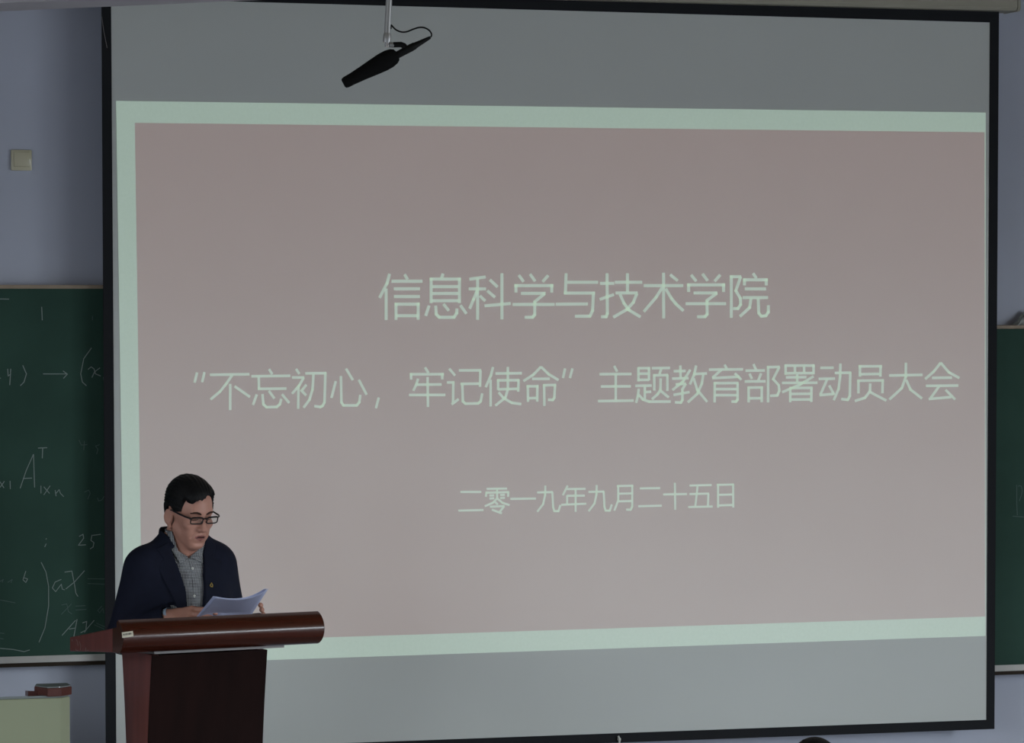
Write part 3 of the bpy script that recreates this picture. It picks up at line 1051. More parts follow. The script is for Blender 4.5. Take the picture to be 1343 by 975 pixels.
def add_head(F):
    m = HM
    F.ell((0, 0.018, 0.048), (0.075, 0.094, 0.082), 0.02, mtx=m)
    F.ell((0, -0.022, 0.030), (0.066, 0.072, 0.080), 0.03, mtx=m)
    F.ell((0, -0.028, -0.036), (0.052, 0.064, 0.074), 0.025, mtx=m)
    for s in (-1, 1):
        F.cap((s * 0.054, -0.004, -0.046), (s * 0.020, -0.066, -0.092), 0.014, 0.013, 0.022, mtx=m)
        F.ell((s * 0.044, -0.064, -0.018), (0.021, 0.021, 0.018), 0.02, mtx=m)
        F.ell((s * 0.030, -0.068, -0.056), (0.020, 0.018, 0.024), 0.02, mtx=m)
    F.ell((0, -0.074, -0.095), (0.022, 0.017, 0.017), 0.02, mtx=m)
    F.cap((-0.034, -0.078, 0.031), (0.034, -0.078, 0.031), 0.012, 0.012, 0.02, mtx=m)
    for s in (-1, 1):
        F.ell((s * 0.031, -0.096, 0.009), (0.017, 0.014, 0.011), 0.014, 's', mtx=m)
        F.ell((s * 0.031, -0.0745, 0.010), (0.0165, 0.014, 0.0125), 0.004, mtx=m)
        F.cap((s * 0.016, -0.089, 0.0035), (s * 0.046, -0.082, 0.0035), 0.0016, 0.0012, 0.002, 's', mtx=m)
    F.cap((0, -0.086, 0.014), (0, -0.109, -0.026), 0.0085, 0.0115, 0.012, mtx=m)
    F.ell((0, -0.108, -0.030), (0.012, 0.012, 0.010), 0.006, mtx=m)
    for s in (-1, 1):
        F.ell((s * 0.014, -0.096, -0.032), (0.0085, 0.011, 0.008), 0.006, mtx=m)
        F.ell((s * 0.008, -0.103, -0.040), (0.003, 0.005, 0.003), 0.002, 's', mtx=m)
    F.ell((0, -0.080, -0.060), (0.028, 0.015, 0.024), 0.014, mtx=m)
    for s in (-1, 1):
        F.cap((0, -0.0955, -0.0560), (s * 0.024, -0.083, -0.0605), 0.0042, 0.0022, 0.004, mtx=m)
        F.cap((0, -0.0945, -0.0715), (s * 0.023, -0.083, -0.0640), 0.0050, 0.0022, 0.004, mtx=m)
        F.cap((s * 0.019, -0.098, -0.034), (s * 0.035, -0.083, -0.064), 0.0022, 0.0015, 0.008, 's', mtx=m)
    F.ell((0, -0.1, -0.0630), (0.017, 0.014, 0.0032), 0.002, 's', mtx=m)
    F.cap((-0.018, -0.094, -0.088), (0.018, -0.094, -0.088), 0.004, 0.004, 0.008, 's', mtx=m)
    for s in (-1, 1):
        rot = Matrix.Rotation(R(-12), 3, 'X') @ Matrix.Rotation(R(-30) * s, 3, 'Z')
        F.ell((s * 0.080, 0.014, -0.010), (0.0085, 0.019, 0.031), 0.006, mtx=m, rot=rot)
        F.ell((s * 0.0885, 0.008, -0.004), (0.0095, 0.012, 0.020), 0.003, 's', mtx=m, rot=rot)
        F.ell((s * 0.078, 0.002, -0.044), (0.007, 0.010, 0.012), 0.005, mtx=m)


# hands: a frame per hand with x along the fingers, z out of the back, y to the thumb
def hand_frame(w, tip, zref):
    ex = (tip - w).normalized()
    ez = (zref - ex * zref.dot(ex)).normalized()
    return w, ex, ez


WR = lp(226, 810, 0.46)
TR_ = lp(268, 807, 0.33)
WL = lp(351, 815, 0.47)
TL_ = lp(332, 789, 0.345)


def frame_mtx(w, ex, ez, side):
    ey = ez.cross(ex) * side                     # thumb side
    return Matrix(((ex.x, ey.x, ez.x, w.x), (ex.y, ey.y, ez.y, w.y), (ex.z, ey.z, ez.z, w.z), (0, 0, 0, 1)))


w, ex, ez = hand_frame(WR, TR_, Vector((-0.25, -0.9, 0.55)))
HR = frame_mtx(w, ex, ez, 1)
if HR.col[1].z < 0:
    HR = frame_mtx(w, ex, ez, -1)
w, ex, ez = hand_frame(WL, TL_, Vector((0.35, -0.8, 0.55)))
HL = frame_mtx(w, ex, ez, 1)
if HL.col[1].z < 0:
    HL = frame_mtx(w, ex, ez, -1)


def add_hand(F, m, curl, th=1.0):
    ys = (0.027, 0.009, -0.009, -0.026)
    ln = ((0.042, 0.024, 0.020), (0.046, 0.028, 0.021), (0.042, 0.026, 0.020), (0.033, 0.020, 0.018))
    F.cap((-0.03, 0, 0), (0.01, 0, 0), 0.024, 0.025, 0.02, mtx=m)
    for i, y in enumerate(ys):
        k = (0.078, 0.080, 0.075, 0.068)[i]
        F.cap((0.006, y * 0.6, 0), (k, y, 0.001), 0.0135, 0.0115, 0.012, mtx=m)
        p_ = Vector((k, y, 0.002))
        F.ell((k, y, 0.004), (0.011, 0.0095, 0.009), 0.004, mtx=m)
        ang = 0.0
        for j in range(3):
            ang += curl[i] * (0.75, 1.0, 0.7)[j]
            q_ = p_ + Vector((math.cos(ang), 0.04 * (1.5 - i), -math.sin(ang))) * ln[i][j]
            F.cap(p_, q_, (0.0092, 0.0084, 0.0076)[j], (0.0084, 0.0076, 0.0066)[j], 0.003, mtx=m)
            p_ = q_
    F.cap((0.012, 0.018, -0.008), (0.044, 0.043 * th, -0.022), 0.016, 0.0118, 0.012, mtx=m)
    F.cap((0.044, 0.043 * th, -0.022), (0.074, 0.044 * th * th, -0.033), 0.0108, 0.0094, 0.003, mtx=m)
    F.cap((0.074, 0.044 * th * th, -0.033), (0.096, 0.036 * th * th, -0.037), 0.0094, 0.0072, 0.003, mtx=m)


SH = [tl(-0.147, 0.015, 1.325), tl(0.128, 0.015, 1.325)]
EL = [tl(-0.205, 0.02, 1.095), tl(0.205, 0.02, 1.09)]
WRI = [HR @ Vector((-0.03, 0, 0)), HL @ Vector((-0.03, 0, 0))]

body = Field()
body.ell(tl(0, 0, 0.94), (0.155, 0.105, 0.12), 0.03)
body.ell(tl(0, 0, 1.08), (0.142, 0.10, 0.15), 0.05)
body.ell(tl(0, 0, 1.23), (0.150, 0.108, 0.15), 0.05)
body.cap(tl(-0.125, 0.012, 1.322), tl(0.102, 0.012, 1.322), 0.05, 0.05, 0.05)
for s in (-1, 1):
    body.cap(tl(s * 0.10, 0.02, 1.355), tl(s * 0.02, 0.03, 1.435), 0.03, 0.04, 0.04)
    i = (s + 1) // 2
    body.cap(SH[i], EL[i], 0.050, 0.040, 0.03)
    body.cap(EL[i], WRI[i], 0.041, 0.026, 0.015)
    body.cap(tl(s * 0.085, 0, 0.90), tl(s * 0.095, -0.01, 0.50), 0.082, 0.056, 0.03)
    body.cap(tl(s * 0.095, -0.01, 0.50), tl(s * 0.095, 0.02, 0.10), 0.054, 0.036, 0.02)
    body.cap(tl(s * 0.098, 0.03, 0.045), tl(s * 0.115, -0.15, 0.032), 0.036, 0.030, 0.02)
nk = HM @ Vector((0.0, 0.012, -0.055))
body.cap(tl(0, 0.025, 1.36), nk, 0.054, 0.050, 0.02)
body.cap(HM @ Vector((0, -0.05, -0.10)), tl(0, -0.035, 1.405), 0.022, 0.03, 0.03)
add_head(body)
add_hand(body, HR, (0.38, 0.42, 0.45, 0.5))
add_hand(body, HL, (0.75, 0.75, 0.75, 0.75), 0.72)


def skin_pick(P):
    x, y, z = head_xyz(P.astype(np.float32))
    idx = np.zeros(len(P), int)
    up_ = (z > -0.0630) & (z < -0.0520 - np.abs(x) * 0.28)
    lo_ = (z <= -0.0630) & (z > -0.0775 + np.abs(x) * 0.50)
    idx[(np.abs(x) < 0.024) & (y < -0.080) & (up_ | lo_)] = 1
    idx[(np.abs(x) < 0.0165) & (y < -0.078) & (np.abs(z + 0.0630) < 0.0026)] = 2
    return idx


def bounds(c, r):
    return [c[i] - r[i] for i in range(3)], [c[i] + r[i] for i in range(3)]


man = field_obj('person', body, 0.0026, (BASE.x - 0.42, -0.0 + 0.12, -0.01), (BASE.x + 0.46, VB + 0.28, 1.75),
                [M['skin'], M['lip'], M['teeth']], origin=BASE, pick=skin_pick, smooth_it=1)
man.location = LM @ BASE
man.rotation_euler = (0, 0, L_ROT)
tag(man, 'man in glasses and navy jacket reading from papers behind the lectern', 'person')


def worn(name, F, vox, lo, hi, m, sm=1, parent=man, pick=None, label=None):
    o = field_obj(name, F, vox, lo, hi, m, parent, origin=BASE, smooth_it=sm, pick=pick)
    if label:
        o['label'] = label
    return o


HB = ([h0[i] - 0.17 for i in range(3)], [h0[i] + 0.17 for i in range(3)])
TBX = ((BASE.x - 0.36, 0.2, 0.75), (BASE.x + 0.40, VB + 0.26, 1.56))


# hair
def hair_cut(P):
    x, y, z = head_xyz(P)
    ys_ = np.array([-0.12, -0.088, -0.074, -0.060, -0.053, -0.046, -0.012, 0.000, 0.022, 0.036, 0.050, 0.066, 0.13])
    hs = np.array([0.092, 0.092, 0.090, 0.084, 0.070, 0.026, 0.020, 0.028, 0.036, 0.018, -0.020, -0.056, -0.070])
    h = np.interp(y, ys_, hs)
    fr = np.clip((-y - 0.058) / 0.02, 0, 1)
    h = h + fr * (0.45 * (x + 0.004) + 0.003 * np.sin(x * 170 + 1.0) + 0.002 * np.sin(x * 410))
    h = h + (1 - fr) * (0.0012 * np.sin(y * 420) + 0.001 * np.sin(y * 230 + x * 150))
    return (h - z).astype(np.float32)


def hair_wave(P):
    x, y, z = head_xyz(P)
    return x, y, z


hair = Field()
hair.ell((0, 0.016, 0.052), (0.081, 0.101, 0.088), 0.01, mtx=HM)
hair.ell((-0.008, -0.006, 0.084), (0.072, 0.086, 0.066), 0.03, mtx=HM)
hair.ell((0.0, -0.052, 0.088), (0.058, 0.048, 0.036), 0.025, mtx=HM)
hair.ell((-0.03, -0.07, 0.082), (0.032, 0.026, 0.026), 0.02, mtx=HM)
for s in (-1, 1):
    hair.ell((s * 0.062, 0.0, 0.022), (0.018, 0.062, 0.05), 0.02, mtx=HM)
hair.ell((0, 0.07, -0.01), (0.055, 0.04, 0.06), 0.03, mtx=HM)
_old = hair.eval
_rng = np.random.RandomState(3)
_w = [(_rng.uniform(150, 420), _rng.uniform(-60, 60), _rng.uniform(0, 6.28)) for _ in range(6)]


def strands(P):
    x, y, z = head_xyz(P)
    s = 0
    th = np.arctan2(x, np.maximum(z - 0.02, 0.01))
    for f_, g_, ph in _w:
        s = s + np.sin(th * f_ * 0.16 + y * g_ + ph)
    return (0.0004 * s).astype(np.float32)


def hair_eval(P, centre=None, half=None):
    d = _old(P, centre, half) + strands(P)
    return np.maximum(d, hair_cut(P))


hair.eval = hair_eval
worn('hair', hair, 0.0024, HB[0], HB[1], M['hair'], 1, label='short black hair swept to one side')
# eyebrows
def face_y(x, z):
    """depth of the face at head-frame (x, z)"""
    a_, b_ = -0.15, -0.03
    for _ in range(18):
        m_ = (a_ + b_) / 2
        if body.eval(np.array([tuple(HM @ Vector((x, m_, z)))], np.float32))[0] > 0:
            a_ = m_
        else:
            b_ = m_
    return a_


for s in (-1, 1):
    pts_ = [(0.012, 0.0265, 0.0026), (0.020, 0.0300, 0.0040), (0.030, 0.0330, 0.0043), (0.040, 0.0325, 0.0036), (0.050, 0.0285, 0.0020)]
    MB().tube([(HM @ Vector((s * x, face_y(s * x, z) - 0.0002, z))) - BASE for x, z, _ in pts_], [r_ * 0.9 for _, _, r_ in pts_], 10).build(
        'eyebrow', M['brow'], man, True)
    pts_ = [(0.016, 0.0055), (0.024, 0.0030), (0.034, 0.0022), (0.042, 0.0030), (0.048, 0.0050)]
    MB().tube([(HM @ Vector((s * x, face_y(s * x, z), z))) - BASE for x, z in pts_], 0.0013, 8).build('eyelash_line', M['hair'], man, True)

# glasses
gl = empty('glasses', (0, 0, 0))
gl.parent = man


def hp(x, y, z):
    return (HM @ Vector((x, y, z))) - BASE


def lens_outline(s, n=28, k=1.0):
    out = []
    for i in range(n):
        a = 2 * math.pi * i / n
        c, q_ = math.cos(a), math.sin(a)
        ex_ = 0.45
        x = 0.0255 * k * math.copysign(abs(c) ** ex_, c)
        z = 0.0125 * k * math.copysign(abs(q_) ** ex_, q_)
        xx = s * 0.0345 + x
        out.append((xx, -0.1085 + 0.35 * xx * xx * 4 - 0.10 * z, 0.0065 + z))
    return out


mb = MB()
for s in (-1, 1):
    ol = lens_outline(s)
    mb.tube([hp(*p_) for p_ in ol + ol[:2]], [0.0021] * (len(ol) + 2), 8, False)
    top_ = [p_ for p_ in ol if p_[2] > 0.0155]
    top_.sort()
    mb.tube([hp(p_[0], p_[1] - 0.0004, p_[2]) for p_ in top_], 0.0029, 8)
mb.tube([hp(-0.010, -0.109, 0.013), hp(0, -0.1125, 0.016), hp(0.010, -0.109, 0.013)], 0.0022, 8)
for s in (-1, 1):
    mb.tube([hp(s * 0.0095, -0.108, 0.005), hp(s * 0.011, -0.101, -0.002)], [0.001, 0.0022], 6)
tag(mb.build('lens_frame', M['frame'], gl, True), 'black rectangular spectacle frame')
for s in (-1, 1):
    mb = MB()
    mb.tube([hp(s * 0.059, -0.103, 0.015), hp(s * 0.0685, -0.099, 0.017), hp(s * 0.0755, -0.085, 0.018), hp(s * 0.0795, -0.04, 0.019), hp(s * 0.0785, 0.004, 0.020),
             hp(s * 0.0745, 0.024, 0.008), hp(s * 0.073, 0.034, -0.010)], [0.0026, 0.0028, 0.0030, 0.0028, 0.0024, 0.002, 0.002], 8)
    mb.build('temple_arm', M['frame'], gl, True)
    mb = MB()
    mb.bm.faces.new([mb.bm.verts.new(hp(*p_)) for p_ in lens_outline(s, 28, 0.97)])
    mb.build('lens', M['lens'], gl)


# shirt
def XC(z):
    """the front opening sits a little to his right"""
    return -0.026 + (z - 1.2) * 0.06


def shifted(pts):
    return [(x + XC(z), z) for x, z in pts]


def torso(F, g):
    F.ell(tl(0, 0, 0.94), (0.155 + g, 0.105 + g, 0.14), 0.03)
    F.ell(tl(0, -0.004, 1.08), (0.142 + g, 0.102 + g, 0.16), 0.05)
    F.ell(tl(0, -0.004, 1.23), (0.150 + g, 0.110 + g, 0.155), 0.05)
    F.cap(tl(-0.125, 0.012, 1.322), tl(0.102, 0.012, 1.322), 0.05 + g, 0.05 + g, 0.05)
    for s in (-1, 1):
        F.cap(tl(s * 0.10, 0.02, 1.355), tl(s * 0.022, 0.03, 1.425), 0.03 + g, 0.036 + g, 0.04)


neck_a, neck_b = tl(0, 0.026, 1.36), tl(0, 0.012, 1.52)
sh = Field()
torso(sh, 0.007)
sh.fn(lambda P: (0.80 - P[:, 2]), 'i')
vneck = poly_sd(shifted([(-0.058, 1.50), (-0.036, 1.386), (0.0, 1.356), (0.036, 1.386), (0.058, 1.50)]))


def vn(P):
    x, y, z = tl_inv(P)
    return np.maximum(vneck(x, z), y + 0.02)


sh.cap(tl(0, 0.028, 1.40), tl(0, 0.018, 1.56), 0.060, 0.054, 0.0, 's')
sh.fn(vn, 's')
worn('shirt', sh, 0.004, *TBX, M['shirt'], 1, label='grey checked shirt')
# standing collar band and the two collar points
cb = Field()
cb.cap(tl(0, 0.020, 1.385), tl(0, 0.012, 1.54), 0.070, 0.061, 0.0)
cb.cap(tl(0, 0.020, 1.36), tl(0, 0.012, 1.56), 0.0655, 0.0565, 0.0, 's')


def collar_band(P):
    x, y, z = tl_inv(P)
    top_z = 1.450 + 1.25 * np.clip(y + 0.005, -0.075, 0) + 0.1 * np.clip(y, 0, 0.06)
    bot_z = np.minimum(1.390, top_z - 0.045)
    gap = 0.003 + np.clip((z - 1.358), 0, 0.032) * 1.5
    front = (y < 0.02) & (np.abs(x - XC(z)) < gap)
    d = np.maximum(z - top_z, bot_z - z)
    return np.where(front, np.maximum(d, 0.01), d).astype(np.float32)


cb.fn(collar_band, 'i')
worn('shirt_collar', cb, 0.0025, *TBX, M['shirt'], 1, label='grey checked collar')
pt_l = poly_sd(shifted([(-0.001, 1.362), (-0.034, 1.384), (-0.052, 1.45), (-0.082, 1.45), (-0.036, 1.340)]))
pt_r = poly_sd(shifted([(0.001, 1.362), (0.034, 1.384), (0.052, 1.45), (0.082, 1.45), (0.046, 1.340)]))
cl = Field()
torso(cl, 0.014)
cl.cap(tl(0, 0.020, 1.385), tl(0, 0.012, 1.54), 0.075, 0.066, 0.01)


def points(P):
    x, y, z = tl_inv(P)
    return np.maximum(np.minimum(pt_l(x, z), pt_r(x, z)), y + 0.0)


def inner(P):
    return innerF.eval(P)


innerF = Field()
torso(innerF, 0.008)
innerF.cap(tl(0, 0.020, 1.385), tl(0, 0.012, 1.54), 0.070, 0.061, 0.01)
cl.fn(inner, 's')
cl.fn(points, 'i')
worn('collar_points', cl, 0.0025, *TBX, M['shirt'], 0)


def front_y(x, z, g):
    """lectern-frame point on the torso front at torso (x, z)"""
    F = Field()
    torso(F, g)
    lo_, hi_ = -0.25, 0.0
    for _ in range(24):
        mid = (lo_ + hi_) / 2
        p_ = tl(x, mid, z)
        if F.eval(np.array([tuple(p_)], np.float32))[0] > 0:
            lo_ = mid
        else:
            hi_ = mid
    return tl(x, lo_, z)


mb = MB()
mb.tube([front_y(XC(z), z, 0.0078) - BASE for z in (1.355, 1.33, 1.29, 1.25, 1.2, 1.15, 1.1)], 0.0022, 6)
mb.build('shirt_placket', M['shirt'], man, True)
for z in (1.325, 1.235, 1.15):
    c_ = front_y(XC(z) + 0.004, z, 0.0085) - BASE
    MB().ball(c_, 0.0048, (1, 0.45, 1), 12).build('shirt_button', M['button'], man, True)

# jacket
jk = Field()
torso(jk, 0.018)
for i in (0, 1):
    jk.cap(SH[i], EL[i], 0.066, 0.056, 0.04)
    jk.cap(EL[i], EL[i].lerp(WRI[i], 1.10), 0.056, 0.041, 0.02)
jk.cap(tl(0, 0.0, 0.80), tl(0, 0, 0.98), 0.0, 0.0, 0.0)
jk.ell(tl(0, 0.005, 0.88), (0.178, 0.128, 0.16), 0.05)
VP = [(-0.072, 1.54), (-0.068, 1.44), (-0.054, 1.36), (-0.030, 1.25), (-0.018, 1.17), (-0.012, 0.70), (0.040, 0.70), (0.036, 1.17), (0.038, 1.30),
      (0.055, 1.37), (0.080, 1.44), (0.090, 1.54)]
vpoly = poly_sd(shifted(VP))


def vcut(P):
    x, y, z = tl_inv(P)
    return np.maximum(vpoly(x, z), y + 0.03)


jk.cap(tl(0, 0.03, 1.36), tl(0, 0.012, 1.58), 0.075, 0.071, 0.006, 's')
jk.fn(vcut, 's')
jk.fn(lambda P: 0.79 - P[:, 2], 'i')
for i in (0, 1):
    a_ = EL[i].lerp(WRI[i], 1.02)
    jk.cap(a_, EL[i].lerp(WRI[i], 1.3), 0.032, 0.034, 0.0, 's')

    def sleeve_end(P, e=np.array(EL[i].lerp(WRI[i], 1.07 - 0.30 * i), np.float32), ax_=np.array((WRI[i] - EL[i]).normalized(), np.float32)):
        q_ = P - e
        t_ = q_ @ ax_
        return np.maximum(np.maximum(-t_, t_ - 0.09), np.sqrt(np.maximum((q_ ** 2).sum(1) - t_ * t_, 0)) - 0.047)
    jk.fn(sleeve_end, 's')
worn('jacket', jk, 0.004, *TBX, M['jacket'], 2, label='dark navy jacket worn open')
# lapels and collar of the jacket
lpL = poly_sd(shifted([(-0.070, 1.46), (-0.068, 1.44), (-0.054, 1.36), (-0.030, 1.25), (-0.019, 1.17), (-0.016, 1.12), (-0.075, 1.24), (-0.122, 1.345), (-0.092, 1.358),
               (-0.108, 1.385), (-0.118, 1.44)]))
lpR = poly_sd(shifted([(0.088, 1.46), (0.080, 1.44), (0.055, 1.37), (0.038, 1.30), (0.036, 1.17), (0.036, 1.12), (0.078, 1.24), (0.120, 1.345), (0.092, 1.358),
               (0.108, 1.385), (0.118, 1.44)]))
lpF = Field()
torso(lpF, 0.0235)
lpI = Field()
torso(lpI, 0.0165)
lpF.fn(lambda P: lpI.eval(P), 's')


def lapel_cut(P):
    x, y, z = tl_inv(P)
    return np.maximum(np.minimum(lpL(x, z), lpR(x, z)), y + 0.02)


lpF.fn(lapel_cut, 'i')
worn('lapels', lpF, 0.003, *TBX, M['jacket_trim'], 1)
jc = Field()
jc.cap(tl(0, 0.030, 1.35), tl(0, 0.020, 1.55), 0.087, 0.078, 0.0)
jc.cap(tl(0, 0.030, 1.33), tl(0, 0.020, 1.57), 0.0795, 0.0715, 0.0, 's')


def jcollar(P):
    x, y, z = tl_inv(P)
    top_z = 1.434 + 0.30 * np.clip(y - 0.0, -0.10, 0.08)
    d = np.maximum(z - top_z, 1.40 - z)
    return np.maximum(d, -0.012 - y).astype(np.float32)


jc.fn(jcollar, 'i')
worn('jacket_collar', jc, 0.003, *TBX, M['jacket_trim'], 1)
# shirt cuffs
for i, hm in enumerate((HR, HL)):
    c0, c1_ = EL[i].lerp(WRI[i], 0.98 - 0.3 * i) - BASE, EL[i].lerp(WRI[i], 1.13 - 0.3 * i) - BASE
    MB().tube([c0, c1_], [0.030, 0.029], 24, False).build('shirt_cuff', M['cuff'], man, True)
# badge on the jacket
bc = lp(277, 767.5, 0.0)
tgt = None
for v_ in np.linspace(VB - 0.35, VB, 400):
    q_ = lp(277, 767.5, float(v_))
    if lpF.eval(np.array([tuple(q_)], np.float32))[0] < 0.0015 or jk.eval(np.array([tuple(q_)], np.float32))[0] < 0.0015:
        tgt = q_
        break
if tgt is None:
    tgt = lp(277, 767.5, VB - 0.15)
tq = tgt - BASE + Vector((0, -0.002, 0))
mb = MB()
mb.ball(tq, 0.005, (0.75, 0.25, 1.0), 14)
bd = mb.build('badge', M['badge_red'], man, True)
mb = MB()
mb.tube([tq + Vector(c_) * 0.72 for c_ in ((-0.006, -0.002, -0.006), (-0.007, -0.002, 0.0), (-0.003, -0.003, 0.005), (0.0, -0.002, 0.011))], 0.0014, 6)
mb.tube([tq + Vector(c_) * 0.72 for c_ in ((0.000, -0.003, 0.009), (0.004, -0.003, 0.003), (0.006, -0.002, -0.003), (0.003, -0.002, -0.007))], 0.0012, 6)
mb.ball(tq + Vector((-0.0015, -0.002, -0.0055)), 0.0022, (1, 0.6, 1), 8)
mb.ball(tq + Vector((0.003, -0.002, -0.006)), 0.002, (1, 0.6, 1), 8)
tag(mb.build('badge_rim', M['gold'], bd, True), 'gilt rim')
# trousers and shoes
tr = Field()
tr.ell(tl(0, 0, 0.93), (0.160, 0.112, 0.11), 0.03)
for s in (-1, 1):
    tr.cap(tl(s * 0.085, 0, 0.90), tl(s * 0.097, -0.005, 0.50), 0.092, 0.074, 0.03)
    tr.cap(tl(s * 0.097, -0.005, 0.50), tl(s * 0.100, 0.015, 0.09), 0.074, 0.062, 0.02)
tr.fn(lambda P: 0.075 - P[:, 2], 'i')
worn('trousers', tr, 0.006, (BASE.x - 0.3, VB - 0.25, 0.0), (BASE.x + 0.3, VB + 0.25, 1.08), M['trousers'])
for s in (-1, 1):
    so = Field()
    so.cap(tl(s * 0.098, 0.04, 0.05), tl(s * 0.117, -0.16, 0.036), 0.044, 0.036, 0.02)
    so.cap(tl(s * 0.098, 0.03, 0.05), tl(s * 0.098, 0.025, 0.10), 0.042, 0.046, 0.02)
    so.fn(lambda P: np.maximum(-P[:, 2], P[:, 2] - 0.098), 'i')
    worn('shoe', so, 0.005, (BASE.x - 0.3, VB - 0.32, -0.01), (BASE.x + 0.3, VB + 0.2, 0.16), M['shoe'])

# ================================================================== the papers in his hands
pb = [lp(262, 806, 0.335), lp(330, 806.5, 0.335), lp(352, 774, 0.20), lp(283.5, 783, 0.20)]    # lower left, lower right, top right, top left
sheaf = tag(empty('paper_sheaf', LM @ pb[0], L_ROT), 'thin sheaf of white papers held up in both hands over the lectern', 'papers')


def sheet(off, skew):
    rows = []
    n = 14
    for i in range(n + 1):
        t = -0.35 + 1.35 * i / n
        row = []
        for j in range(n + 1):
            s = j / n
            p_ = pb[0] * (1 - s) * (1 - t) + pb[1] * s * (1 - t) + pb[2] * s * t + pb[3] * (1 - s) * t
            dip = -0.026 * 4 * s * (1 - s) * max(0.0, t) * (0.55 + 0.45 * s)
            curl = 0.020 * max(0.0, s - 0.72) / 0.28 * max(0.0, t) * 0.2
            back = 0.02 * math.sin(math.pi * s) * (1 if t > 0 else 0.5)
            row.append(Vector((p_.x + skew * t, p_.y + back + off, p_.z + dip + curl + off * 0.15)) - pb[0])
        rows.append(row)
    o = MB().grid(rows).build('sheet', M['paper'], sheaf, True)
    m_ = o.modifiers.new('thick', 'SOLIDIFY')
    m_.thickness = 0.0006
    return o


sheet(0.0, 0.0)
sheet(0.004, -0.004)
sheet(0.007, -0.008)

# ================================================================== head of a listener in the first row
hd = at_d(1068.5, 966.3, 9.55)
AB = Vector((hd.x, hd.y, FLOOR_Z))
top_l = hd.z - FLOOR_Z
k_ = top_l / 1.27
lis = Field()
Z = lambda z: z * k_
lis.ell((0, 0.0, Z(1.165)), (0.074, 0.092, 0.10), 0.02)
lis.ell((0, 0.03, Z(1.11)), (0.058, 0.062, 0.085), 0.03)
lis.cap((0, 0.0, Z(0.92)), (0, 0.0, Z(1.08)), 0.058, 0.054, 0.02)
lis.cap((0, 0.095, Z(1.125)), (0, 0.108, Z(1.10)), 0.010, 0.013, 0.012)
for s in (-1, 1):
    lis.ell((s * 0.077, 0.0, Z(1.12)), (0.010, 0.018, 0.031), 0.005)
    lis.cap((s * 0.15, -0.01, Z(0.92)), (s * 0.21, 0.02, Z(0.66)), 0.05, 0.042, 0.03)
    lis.cap((s * 0.21, 0.02, Z(0.66)), (s * 0.10, 0.26, Z(0.60)), 0.042, 0.03, 0.02)
    lis.ell((s * 0.08, 0.31, Z(0.605)), (0.045, 0.055, 0.022), 0.02)
    for j in range(4):
        lis.cap((s * (0.06 + 0.018 * j), 0.34, Z(0.605)), (s * (0.05 + 0.02 * j), 0.395 + 0.01 * (j in (1, 2)), Z(0.575)), 0.009, 0.007, 0.004)
    lis.cap((s * 0.05, 0.30, Z(0.605)), (s * 0.022, 0.345, Z(0.60)), 0.011, 0.008, 0.006)
    lis.cap((s * 0.10, 0.0, Z(0.50)), (s * 0.11, 0.42, Z(0.49)), 0.085, 0.06, 0.03)
    lis.cap((s * 0.11, 0.42, Z(0.49)), (s * 0.11, 0.40, Z(0.09)), 0.056, 0.038, 0.02)
    lis.cap((s * 0.11, 0.39, 0.04), (s * 0.12, 0.55, 0.034), 0.035, 0.03, 0.02)
lis.ell((0, -0.01, Z(0.78)), (0.165, 0.11, 0.19), 0.05)
lis.ell((0, 0.0, Z(0.56)), (0.165, 0.13, 0.12), 0.05)
lst = field_obj('person', lis, 0.006, (-0.36, -0.2, -0.01), (0.36, 0.62, 1.4), M['skin'], smooth_it=1)
lst.location = AB
lst.rotation_euler = (0, 0, R(-12))
tag(lst, 'seated listener before the screen, only the crown of dark hair showing', 'person')
hh = Field()
hh.ell((0, -0.006, Z(1.165) + 0.006), (0.080, 0.097, 0.1015), 0.02)
for s, zz, xx in ((1, 0.093, -0.012), (1, 0.082, -0.05), (1, 0.091, 0.02)):
    hh.cap((xx, 0.0, Z(1.165) + zz - 0.01), (xx - 0.02, -0.01, Z(1.165) + zz + 0.004), 0.012, 0.004, 0.01)
hh.fn(lambda P: (np.interp(P[:, 1], [-0.1, -0.02, 0.02, 0.06, 0.09], [Z(1.07), Z(1.09), Z(1.15), Z(1.19), Z(1.22)]) - P[:, 2]).astype(np.float32), 'i')
field_obj('hair', hh, 0.005, (-0.13, -0.15, Z(1.0)), (0.13, 0.13, Z(1.3)), M['hair'], lst, smooth_it=1)
sw_ = Field()
sw_.ell((0, -0.01, Z(0.78)), (0.178, 0.122, 0.20), 0.05)
sw_.ell((0, 0.0, Z(0.60)), (0.175, 0.135, 0.12), 0.05)
sw_.cap((-0.14, -0.01, Z(0.92)), (0.14, -0.01, Z(0.92)), 0.058, 0.058, 0.04)
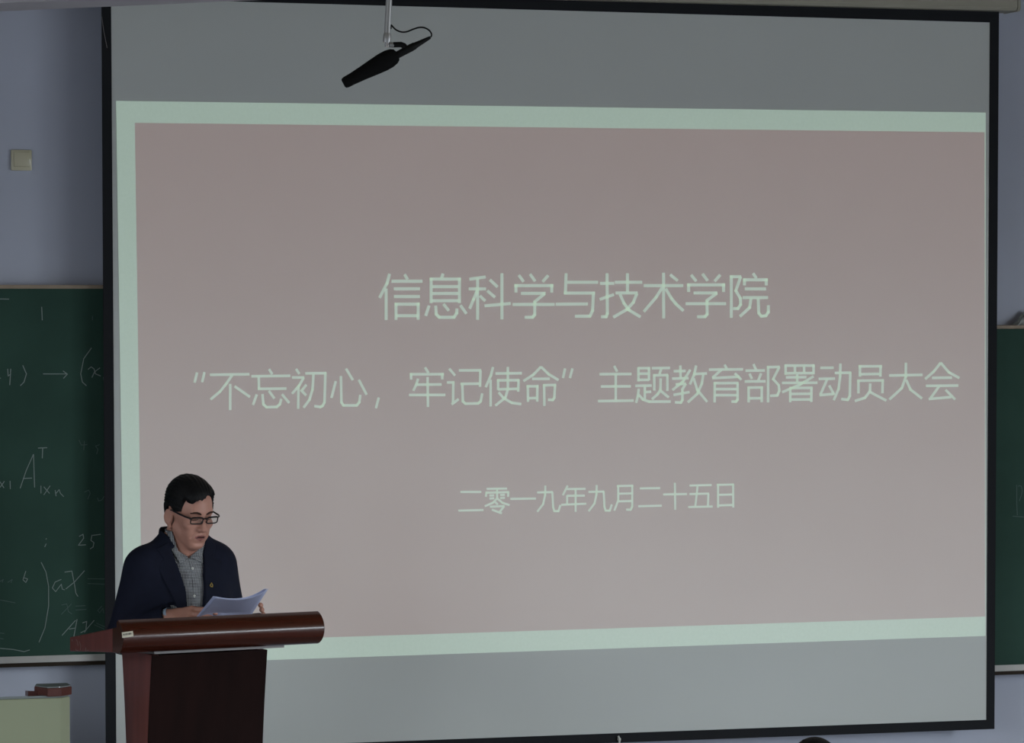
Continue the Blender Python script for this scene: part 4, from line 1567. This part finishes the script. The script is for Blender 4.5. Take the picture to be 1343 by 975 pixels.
for s in (-1, 1):
    sw_.cap((s * 0.15, -0.01, Z(0.92)), (s * 0.21, 0.02, Z(0.66)), 0.060, 0.052, 0.03)
    sw_.cap((s * 0.21, 0.02, Z(0.66)), (s * 0.115, 0.235, Z(0.605)), 0.052, 0.040, 0.02)
sw_.cap((0, 0.0, Z(0.96)), (0, 0.0, Z(1.2)), 0.062, 0.062, 0.0, 's')
field_obj('sweater', sw_, 0.008, (-0.36, -0.25, Z(0.4)), (0.36, 0.4, Z(1.1)), M['sweater'], lst, smooth_it=1)
tz = Field()
for s in (-1, 1):
    tz.cap((s * 0.10, -0.01, Z(0.50)), (s * 0.11, 0.42, Z(0.49)), 0.094, 0.070, 0.03)
    tz.cap((s * 0.11, 0.42, Z(0.49)), (s * 0.11, 0.40, Z(0.10)), 0.068, 0.056, 0.02)
tz.fn(lambda P: 0.08 - P[:, 2], 'i')
field_obj('trousers', tz, 0.008, (-0.3, -0.2, 0.0), (0.3, 0.6, 0.7), M['trousers'], lst, smooth_it=1)
for s in (-1, 1):
    so = Field()
    so.cap((s * 0.11, 0.38, 0.045), (s * 0.122, 0.56, 0.036), 0.043, 0.036, 0.02)
    so.fn(lambda P: np.maximum(-P[:, 2], P[:, 2] - 0.09), 'i')
    field_obj('shoe', so, 0.006, (-0.25, 0.3, -0.01), (0.25, 0.64, 0.12), M['shoe'], lst, smooth_it=1)
# the chair the listener sits on
chv = tag(empty('chair', AB, R(-12)), 'wooden seat under the listener before the screen', 'chair')
sz = Z(0.50) - 0.097
MB().box((-0.2, -0.19, sz - 0.022), (0.2, 0.22, sz), 0.008).build('seat', M['chair_seat'], chv)
MB().box((-0.19, -0.225, sz + 0.10), (0.19, -0.205, sz + 0.30), 0.006).build('backrest', M['chair_seat'], chv)
for sx in (-0.18, 0.18):
    MB().tube([(sx, 0.18, 0), (sx, 0.18, sz - 0.02)], 0.012).build('leg', M['plastic'], chv, True)
    MB().tube([(sx, -0.2, 0), (sx, -0.195, sz - 0.02), (sx, -0.215, sz + 0.30)], 0.012).build('leg', M['plastic'], chv, True)
